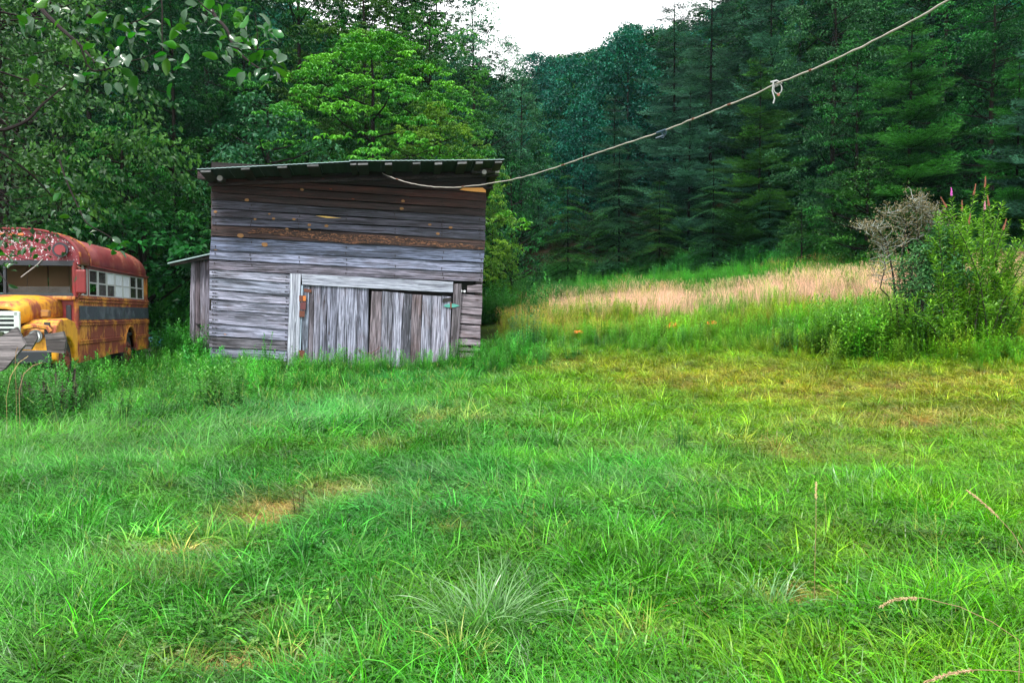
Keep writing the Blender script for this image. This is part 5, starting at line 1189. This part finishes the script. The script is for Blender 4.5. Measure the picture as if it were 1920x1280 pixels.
# orange flowers on the bank
OR = simple('orange_petal', (.75, .22, .03), .6, bmp=0)
for px, py in ((1085, 622), (1258, 612), (1335, 605), (1262, 608)):
    p = ground_at(px, py + 22); t = thing('orange_flower', {1085: 'leftmost orange bloom on the bank, nearest the shed', 1258: 'upper orange bloom in the middle of the bank', 1335: 'rightmost orange bloom on the bank', 1262: 'lower orange bloom in the middle of the bank'}[px], 'flower', p, group='orange blooms on the bank')
    hgt = max(.25, at(px, py, p.y).z - p.z); mb = MB(); mb.tube([(0, 0, 0), (.02, 0, hgt)], .006, 5); mb.build('stem', TD, t)
    rr = np.random.default_rng(px); q = rnd_unit(rr, 60) * np.array([.13, .13, .04]) + np.array([0, 0, hgt]); V, Fc = leaves_geo(q, rnd_unit(rr, 60), rnd_unit(rr, 60), np.full(60, .04), np.full(60, .035)); link('bloom', fast_mesh('bloom', V, Fc, [OR]), t)

# ------------------------------------------------------------------ the lichened shrub and the flowering bush at the right
TW = simple('grey_lichen_twig', (.30, .33, .31), .9, vs_=30, var=.5); STM = simple('dark_shrub_stem', (.035, .03, .027), .9, vs_=20, spec=.1)
LL_ = leaf_mat('rusty_small_leaf', (.07, .09, .035), (.26, .22, .12), .15, .5); LGm = leaf_mat('shrub_small_leaf', (.02, .12, .03), (.08, .22, .06), .2, .5)
def shrub(D, stems, label, name, twig_n, leafm, dens, tw_mat, seed, base_extra=None, lf=.05):
    rr = random.Random(seed); r = np.random.default_rng(seed); b0 = Vector(((stems[0][0][0][0] - 960) / F * D, D, 0)); b0.z = gz(b0.x, b0.y) - .05
    t = thing(name, label, 'shrub', b0); tips = []; tw = MB()
    for path, r0 in stems:
        dd = [D + rr.uniform(-.35, .35) for _ in path]; pts = [at(x, y, D + (d_ - D) * i / len(path)) - b0 for i, ((x, y), d_) in enumerate(zip(path, dd))]
        g0 = gz(pts[0].x + b0.x, pts[0].y + b0.y) - b0.z; pts[0].z = min(pts[0].z, g0)
        mb = MB(); n_ = len(pts); mb.tube(pts, [r0 * (1 - .7 * i / (n_ - 1)) for i in range(n_)], 6); mb.build('stem', STM, t, True)
        for i in range(int(twig_n)):
            k = rr.uniform(.45, 1) * (n_ - 1); a = int(min(k, n_ - 2)); p = pts[a].lerp(pts[a + 1], k - a)
            d = Vector((rr.gauss(0, 1), rr.gauss(0, .8), abs(rr.gauss(.2, .6)))).normalized(); q = p
            for s_ in range(3):
                nq = q + d * rr.uniform(.06, .16); tw.tube([q, nq], [.0065 - .0014 * s_, .005 - .0014 * s_], 4, False); q = nq; tips.append(q); d = (d + Vector((rr.gauss(0, .6), rr.gauss(0, .6), rr.gauss(.1, .4)))).normalized()
    tw.build('twigs', tw_mat, t)['kind'] = 'stuff'
    T = np.array([tuple(p) for p in tips]); P = np.repeat(T, dens, 0) + r.normal(0, .05, (len(T) * dens, 3)); n = len(P)
    lg = lf * r.uniform(.5, 1.2, n); V, Fc = leaves_geo(P, rnd_unit(r, n) + [0, 0, .3], rnd_unit(r, n) + [0, 0, 1], lg, lg * .6)
    o = link('leaves', fast_mesh('leaves', V, Fc, [leafm], {'var': np.repeat(r.random(n), 4)}), t); o['kind'] = 'stuff'; return t
shrub(17.2, [([(1690, 645), (1680, 560), (1672, 500), (1660, 450), (1640, 425), (1606, 432)], .03), ([(1692, 645), (1700, 560), (1690, 480), (1700, 420), (1680, 395), (1650, 405)], .028), ([(1696, 645), (1705, 540), (1722, 450), (1718, 400), (1712, 372)], .028), ([(1700, 645), (1722, 560), (1740, 470), (1742, 410), (1725, 385)], .028), ([(1703, 645), (1735, 560), (1752, 480), (1758, 430), (1745, 395)], .035), ([(1690, 620), (1665, 555), (1650, 540), (1660, 500), (1655, 460), (1630, 440)], .02)],
      'half-dead shrub with dark stems and grey lichened twigs, rusty leaves at the top', 'lichened_shrub', 34, LL_, 7, TW, 77)
shrub(17.0, [([(1740, 650), (1745, 560), (1765, 500), (1770, 440)], .03), ([(1712, 650), (1725, 590), (1735, 520), (1750, 460)], .03), ([(1755, 655), (1780, 580), (1790, 520), (1800, 470)], .03)],
      'dark leafy shrub between the lichened shrub and the flowering bush', 'leafy_shrub', 120, LGm, 9, STM, 78, lf=.075)
shrub(16.9, [([(1700, 670), (1698, 600), (1688, 540), (1684, 500)], .015), ([(1706, 670), (1716, 600), (1712, 530), (1706, 480)], .015), ([(1720, 670), (1730, 600), (1728, 530)], .015)],
      'thin leafy growth climbing through the dark stems of the lichened shrub', 'leafy_shrub', 60, LGm, 4, STM, 80, lf=.06)
def flower_bush():
    D = 16.8; rr = random.Random(12); r = np.random.default_rng(12); b0 = Vector(((1822 - 960) / F * D, D, 0)); b0.z = gz(b0.x, b0.y) - .03
    t = thing('flowering_bush', 'tall green bush with narrow leaves, brown seed spikes and one purple bloom', 'bush', b0)
    lm1 = leaf_mat('bush_narrow_leaf', (.04, .17, .012), (.20, .46, .03), .25, .42); br = simple('brown_seed_spike', (.22, .085, .045), .9, vs_=30); pu = simple('purple_bloom', (.50, .09, .42), .7, vs_=30); pk = simple('pink_faded_bloom', (.45, .20, .25), .8, vs_=30)
    tops = [(1762, 400, 0), (1772, 388, 1), (1790, 366, 2), (1800, 400, 0), (1812, 395, 1), (1830, 365, 1), (1850, 350, 1), (1845, 392, 3), (1862, 385, 1), (1885, 382, 0), (1880, 405, 0), (1755, 430, 0), (1900, 430, 0), (1915, 425, 0), (1930, 440, 0), (1740, 470, 0), (1872, 430, 1), (1820, 420, 1), (1790, 430, 0), (1945, 470, 0), (1850, 440, 0), (1898, 470, 0), (1770, 450, 1), (1835, 450, 0), (1810, 460, 0), (1870, 480, 1), (1925, 500, 0), (1745, 520, 0), (1765, 560, 0), (1722, 500, 0), (1710, 545, 0), (1735, 540, 0), (1718, 590, 0), (1752, 475, 0), (1700, 600, 0), (1745, 610, 0), (1780, 600, 0), (1955, 540, 0), (1905, 545, 0), (1850, 520, 0), (1780, 500, 0), (1880, 560, 0), (1830, 560, 0), (1740, 590, 0), (1920, 590, 0), (1965, 440, 0), (1985, 480, 0), (1975, 400, 1)]
    Ps = []; Ds = []; Ls = []
    for tx, ty, kind in tops:
        dd = D + rr.uniform(-.7, .7); tip = at(tx + rr.gauss(0, 8), ty + (rr.uniform(-8, 25) if not kind else 0), dd) - b0; base = Vector((rr.uniform(-.35, .45) + (tx - 1830) / 1493 * D * .3, rr.uniform(-.3, .3), 0)); base.z = gz(base.x + b0.x, base.y + b0.y) - b0.z
        mid = base.lerp(tip, .5) + Vector(((base.x - tip.x) * .18, 0, .1)); pts = [base, base.lerp(mid, .5) * 1.0, mid, mid.lerp(tip, .5) + Vector(((base.x - tip.x) * .04, 0, 0)), tip]
        mb = MB(); mb.tube(pts, [.022, .018, .013, .009, .005], 5); mb.build('stem', STM, t, True)
        for side in range(9):
            k0 = rr.uniform(.4, 3.5); a = int(k0); p0 = pts[a].lerp(pts[a + 1], k0 - a); dv = Vector((rr.gauss(0, .5), rr.gauss(0, .5), 1)).normalized() * rr.uniform(.3, .6)
            segs = [(p0, p0 + dv)]
            if side == 0: segs += [(pts[i], pts[i + 1]) for i in range(1, 4)]
            for a_, b_ in segs:
                m = int((b_ - a_).length / .018)
                for q in range(m):
                    c = a_.lerp(b_, q / m); an = q * 2.4 + rr.uniform(-.3, .3); ax = (b_ - a_).normalized()
                    Ps.append(tuple(c)); Ds.append((math.cos(an) * 1.0 + ax.x * .8, math.sin(an) * 1.0 + ax.y * .8, ax.z * .8 + rr.uniform(-.3, .3))); Ls.append(rr.uniform(.06, .16))
        if kind:
            mt = {1: br, 2: pu, 3: pk}[kind]; h_ = .22 if kind == 1 else .15; mb = MB(); ax = (pts[-1] - pts[-2]).normalized()
            for q in range(14):
                u = q / 13; rad_ = .013 * (1.15 - u) + .003; c = tip + ax * h_ * u
                for w_ in range(4):
                    a = rr.uniform(0, 6.28); p = c + Vector((math.cos(a), math.sin(a), 0)) * rad_ * .7; mb.box(p, (rad_ * .45, rad_ * .45, .012), None, .005)
            s_ = mb.build('flower_spike', mt, t); s_['label'] = {1: 'brown dried flower spike', 2: 'fresh purple flower spike', 3: 'faded pink flower spike'}[kind]
    Ps = np.array(Ps); Ds = np.array(Ds); Ls = np.array(Ls); n = len(Ps); V, Fc = leaves_geo(Ps, Ds, np.tile([0, 0, 1.], (n, 1)) + .4 * rnd_unit(r, n), Ls, Ls * .24, .1, .2)
    o = link('leaves', fast_mesh('leaves', V, Fc, [lm1], {'var': np.repeat(r.random(n), 4)}), t); o['kind'] = 'stuff'; print('bush leaves', n)
flower_bush()

# ------------------------------------------------------------------ the fruit tree hanging in from the upper left
LFM = leaf_mat('glossy_fruit_leaf', (.008, .065, .012), (.05, .22, .015), .22, .25, .5, back=(.028, .08, .035)); LFM2 = leaf_mat('smaller_fruit_leaf', (.006, .055, .010), (.03, .15, .015), .22, .32, .35, back=(.025, .065, .03))
TWG = simple('dark_fruit_twig', (.018, .014, .014), .9, vs_=30, spec=.1)
def leaf_mesh(seed):
    r = random.Random(seed); V = []; n = 7; bend = r.uniform(.05, .5); fold = r.uniform(.1, .7); asp = r.uniform(.28, .38)
    for i in range(n):
        u = i / (n - 1); w_ = asp * (math.sin(math.pi * min(1, u * .93 + .03)) ** .75) * (1 - .25 * u) + .004
        z = -bend * u * u; e = fold * w_; wv = .03 * math.sin(u * 9 + seed)
        V += [(u, -w_, z + e + wv), (u, 0, z), (u, w_, z + e - wv)]
    Fs = [[i * 3 + k, i * 3 + k + 1, (i + 1) * 3 + k + 1, (i + 1) * 3 + k] for i in range(n - 1) for k in (0, 1)]
    me = bpy.data.meshes.new('leaf'); me.from_pydata(V, [], Fs); me.materials.append(LFM); a = me.attributes.new('var', 'FLOAT', 'POINT'); vv = r.uniform(.1, .9); a.data.foreach_set('value', [vv] * len(V))
    me.polygons.foreach_set('use_smooth', [True] * len(me.polygons)); return me
LFS = [leaf_mesh(i) for i in range(12)]
ft0 = Vector((-7.2, 7.5, 0)); ft0.z = gz(ft0.x, ft0.y)
ft = thing('fruit_tree', 'fruit tree reaching in from the upper left with glossy round leaves on dark twigs', 'tree', ft0)
topj = at(-420, -420, 6.5)
mb = MB(); mb.tube([ft0 * 1.0 - ft0 + Vector((0, 0, -.2)), Vector((.1, 0, 1)), Vector((.2, -.2, 2.2)), topj - ft0], [.2, .16, .14, .10], 10); mb.build('trunk', BARK, ft, True)
def limb(path, D0, D1, r0, r1, name='branch'):
    n = len(path); pts = [at(x, y, D0 + (D1 - D0) * i / (n - 1)) for i, (x, y) in enumerate(path)]
    mb = MB(); out = []
    for i in range(n - 1):
        p0, p1, p2, p3 = pts[max(i - 1, 0)], pts[i], pts[i + 1], pts[min(i + 2, n - 1)]
        for t in np.linspace(0, 1, 5)[:-1]: out.append(.5 * ((2 * p1) + (p2 - p0) * t + (2 * p0 - 5 * p1 + 4 * p2 - p3) * t * t + (3 * p1 - p0 - 3 * p2 + p3) * t ** 3))
    out.append(pts[-1]); m = len(out); mb.tube([p - ft0 for p in out], [r0 + (r1 - r0) * i / (m - 1) for i in range(m)], 6); mb.build(name, TWG, ft, True); return out
mains = [limb([(-420, -420), (-200, -300), (40, -120), (70, 0), (105, 45), (150, 85), (178, 118)], 6.5, 5.0, .03, .005),
         limb([(-420, -420), (0, -330), (260, -160), (370, -40), (400, 25), (425, 55), (440, 90), (480, 125), (500, 128)], 6.5, 4.6, .022, .003),
         limb([(260, -160), (290, -60), (303, 0), (304, 60), (305, 100), (310, 122)], 5.3, 5.0, .007, .002),
         limb([(-420, -420), (-300, -150), (-120, 100), (-30, 235), (40, 232), (80, 196), (125, 158)], 6.5, 7.6, .035, .005),
         limb([(-120, 100), (-60, 250), (0, 285), (50, 320), (90, 360), (112, 390)], 7.0, 7.6, .02, .004)]
subs = [limb([(150, 85), (170, 130), (200, 130), (230, 118), (265, 110), (298, 96)], 5.1, 5.1, .006, .003), limb([(220, 55), (245, 45), (275, 32), (300, 12)], 5.1, 5.0, .006, .003), limb([(440, 90), (470, 93), (510, 92)], 4.7, 4.6, .004, .002), limb([(400, 25), (385, 15), (372, 2)], 4.8, 4.8, .005, .003),
        limb([(112, 300), (125, 340), (150, 395), (165, 420), (200, 440), (235, 465)], 6.8, 6.3, .008, .003), limb([(483, 92), (482, 60), (478, 25)], 4.7, 4.7, .003, .002), limb([(-60, 470), (-10, 500), (5, 520), (20, 535)], 6.8, 6.6, .008, .003), limb([(20, 470), (40, 485), (70, 488)], 6.9, 6.8, .004, .002)]
rr = random.Random(4); NL = 0
def add_leaf(p, size, dirv, droop=.4):
    global NL
    o = link('leaf', rr.choice(LFS), ft); d = Vector(dirv).normalized(); roll = rr.gauss(0, .8)
    q = d.to_track_quat('X', 'Z'); from mathutils import Quaternion
    q = q @ Quaternion((1, 0, 0), roll); o.rotation_mode = 'QUATERNION'; o.rotation_quaternion = q; o.location = p - ft0; o.scale = (size,) * 3; NL += 1
def leafpx(px, py, D, size):
    p = at(px, py, D); a = rr.uniform(0, 6.28); add_leaf(p, size, (math.cos(a), rr.gauss(0, .4), math.sin(a) * .8 - .25))
spots = [(x, y) for x, y in [(150, 60), (140, 50), (165, 20), (190, 0), (110, 25), (95, 65), (150, 95), (120, 40), (230, 28), (235, 15), (280, 20), (285, 12), (205, 85), (200, 60), (190, 75), (215, 45), (215, 110), (180, 110), (170, 115), (205, 150), (215, 160), (245, 140), (270, 110), (285, 120), (262, 105), (330, 50), (325, 60), (335, 45), (320, 85), (325, 90), (318, 110), (305, 95), (310, 115), (330, 120), (340, 130), (325, 145), (320, 150), (345, 125), (350, 30), (310, 25), (290, 0), (300, -5), (260, 60), (275, 70), (170, 40), (60, 80), (100, 10), (75, 60), (350, 5), (360, 40), (375, 15), (385, 10), (395, 0), (400, 10), (415, 12), (430, 15), (445, 20), (455, 5), (440, 30), (450, 50), (455, 60), (430, 42), (410, 55), (405, 60), (478, 30), (480, 50), (495, 40), (500, 45), (510, 50), (497, 65), (502, 75), (485, 82), (460, 75), (470, 72), (435, 85), (425, 90), (415, 70), (408, 105), (450, 105), (445, 98), (480, 110), (490, 108), (500, 110), (515, 110), (525, 108), (520, 118), (500, 118), (530, 132), (540, 145), (525, 150), (515, 152), (455, 135), (450, 140), (495, 140), (465, 60), (472, 20), (420, 100), (140, 130), (155, 140), (100, 100), (80, 85), (175, 60), (130, 75), (60, 30), (245, 60), (235, 95), (225, 125), (300, 60), (470, 125)]]
for x, y in spots:
    for _ in range(1): leafpx(x + rr.gauss(0, 5), y + rr.gauss(0, 5), 4.9 + rr.uniform(-.35, .35), rr.uniform(.045, .105))
for _k in range(34):
    cx_, cy_ = rr.choice([(60, 30), (110, 60), (170, 30), (210, 110), (250, 40), (310, 80), (330, 140), (400, 30), (440, 60), (470, 100), (500, 60), (500, 130), (40, 110), (130, 120), (280, 10)]); cx_ += rr.gauss(0, 22); cy_ += rr.gauss(0, 14)
    for _ in range(3): leafpx(cx_ + rr.gauss(0, 10), cy_ + rr.gauss(0, 8), 4.9 + rr.uniform(-.35, .35), rr.uniform(.04, .09))
for x, y in [(120, 305), (115, 320), (125, 345), (135, 345), (120, 365), (140, 370), (150, 375), (145, 395), (155, 380), (165, 400), (135, 405), (160, 415), (175, 425), (190, 425), (200, 445), (210, 450), (215, 452), (228, 458), (240, 470), (236, 455), (225, 470), (245, 462), (185, 440), (180, 450), (195, 460), (150, 430), (130, 425), (212, 480), (10, 500), (15, 490), (5, 515), (20, 505), (70, 470), (45, 470), (68, 475), (12, 455), (60, 460), (15, 535), (0, 480), (8, 475), (100, 330), (105, 390), (90, 345)]:
    for _ in range(1): leafpx(x + rr.gauss(0, 4), y + rr.gauss(0, 4), 6.6 + rr.uniform(-.3, .3), rr.uniform(.055, .085))
print('leaves', NL)
# the denser part of its crown, too many leaves to count
r = np.random.default_rng(6); blobs = []
for k in range(150):
    px = r.uniform(-120, 150); py = r.uniform(-60, 455); lim = 175 - .16 * max(0, py - 100) - (40 if 240 < py < 300 else 0)
    if px > lim - 25 * r.random(): continue
    blobs.append(np.array(at(px, py, r.uniform(7.3, 9.2))))
blobs = np.array(blobs); P = np.repeat(blobs, 26, 0) + r.normal(0, .16, (len(blobs) * 26, 3)); n = len(P); D = rnd_unit(r, n); D[:, 2] -= .4
lg = r.uniform(.045, .085, n); V, Fc = leaves_geo(P - np.array(ft0), D, rnd_unit(r, n) * .7 + [0, 0, 1], lg, lg * .62, .15, .15)
o = link('foliage', fast_mesh('foliage', V, Fc, [LFM2], {'var': np.repeat(r.random(n) * .8, 4)}), ft); o['kind'] = 'stuff'
mb = MB()
for b in blobs[::2]:
    p = Vector(b) - ft0; q = p + Vector((-rr.uniform(.3, .7), rr.uniform(-.2, .2), rr.uniform(-.1, .4))); mb.tube([q, p], [.01, .004], 4)
mb.build('twigs', TWG, ft)['kind'] = 'stuff'
# a willow-leaved tree just behind it, pale hanging leaves
src('willow', *broadleaf(31, 9, 2.8, 3.9, 80, 110, .14, leaf_mat('pale_hanging_leaf', (.004, .04, .008), (.06, .19, .03), .22, .4, .15), .5, 1.6, False, .7), 9)
tree('willow', 10, 22.5, -90, 'tree with pale hanging leaves just behind the fruit tree, over the bus', wid=1.1, rz=2)
# ================================================================== THIN DAMP HAZE
mb = MB(); mb.box((30, 165, 68), (300, 235, 74)); hz = mb.mesh('haze', bpy.data.materials.new('haze_air')); hm = hz.materials[0]; hm.use_nodes = True; nt = hm.node_tree; nt.nodes.clear()
pv = nt.nodes.new('ShaderNodeVolumePrincipled'); pv.inputs['Density'].default_value = 0.00012; pv.inputs['Color'].default_value = (.45, .85, .95, 1); ho = nt.nodes.new('ShaderNodeOutputMaterial'); nt.links.new(pv.outputs[0], ho.inputs['Volume'])
o = link('haze', hz); tag(o, kind='stuff')
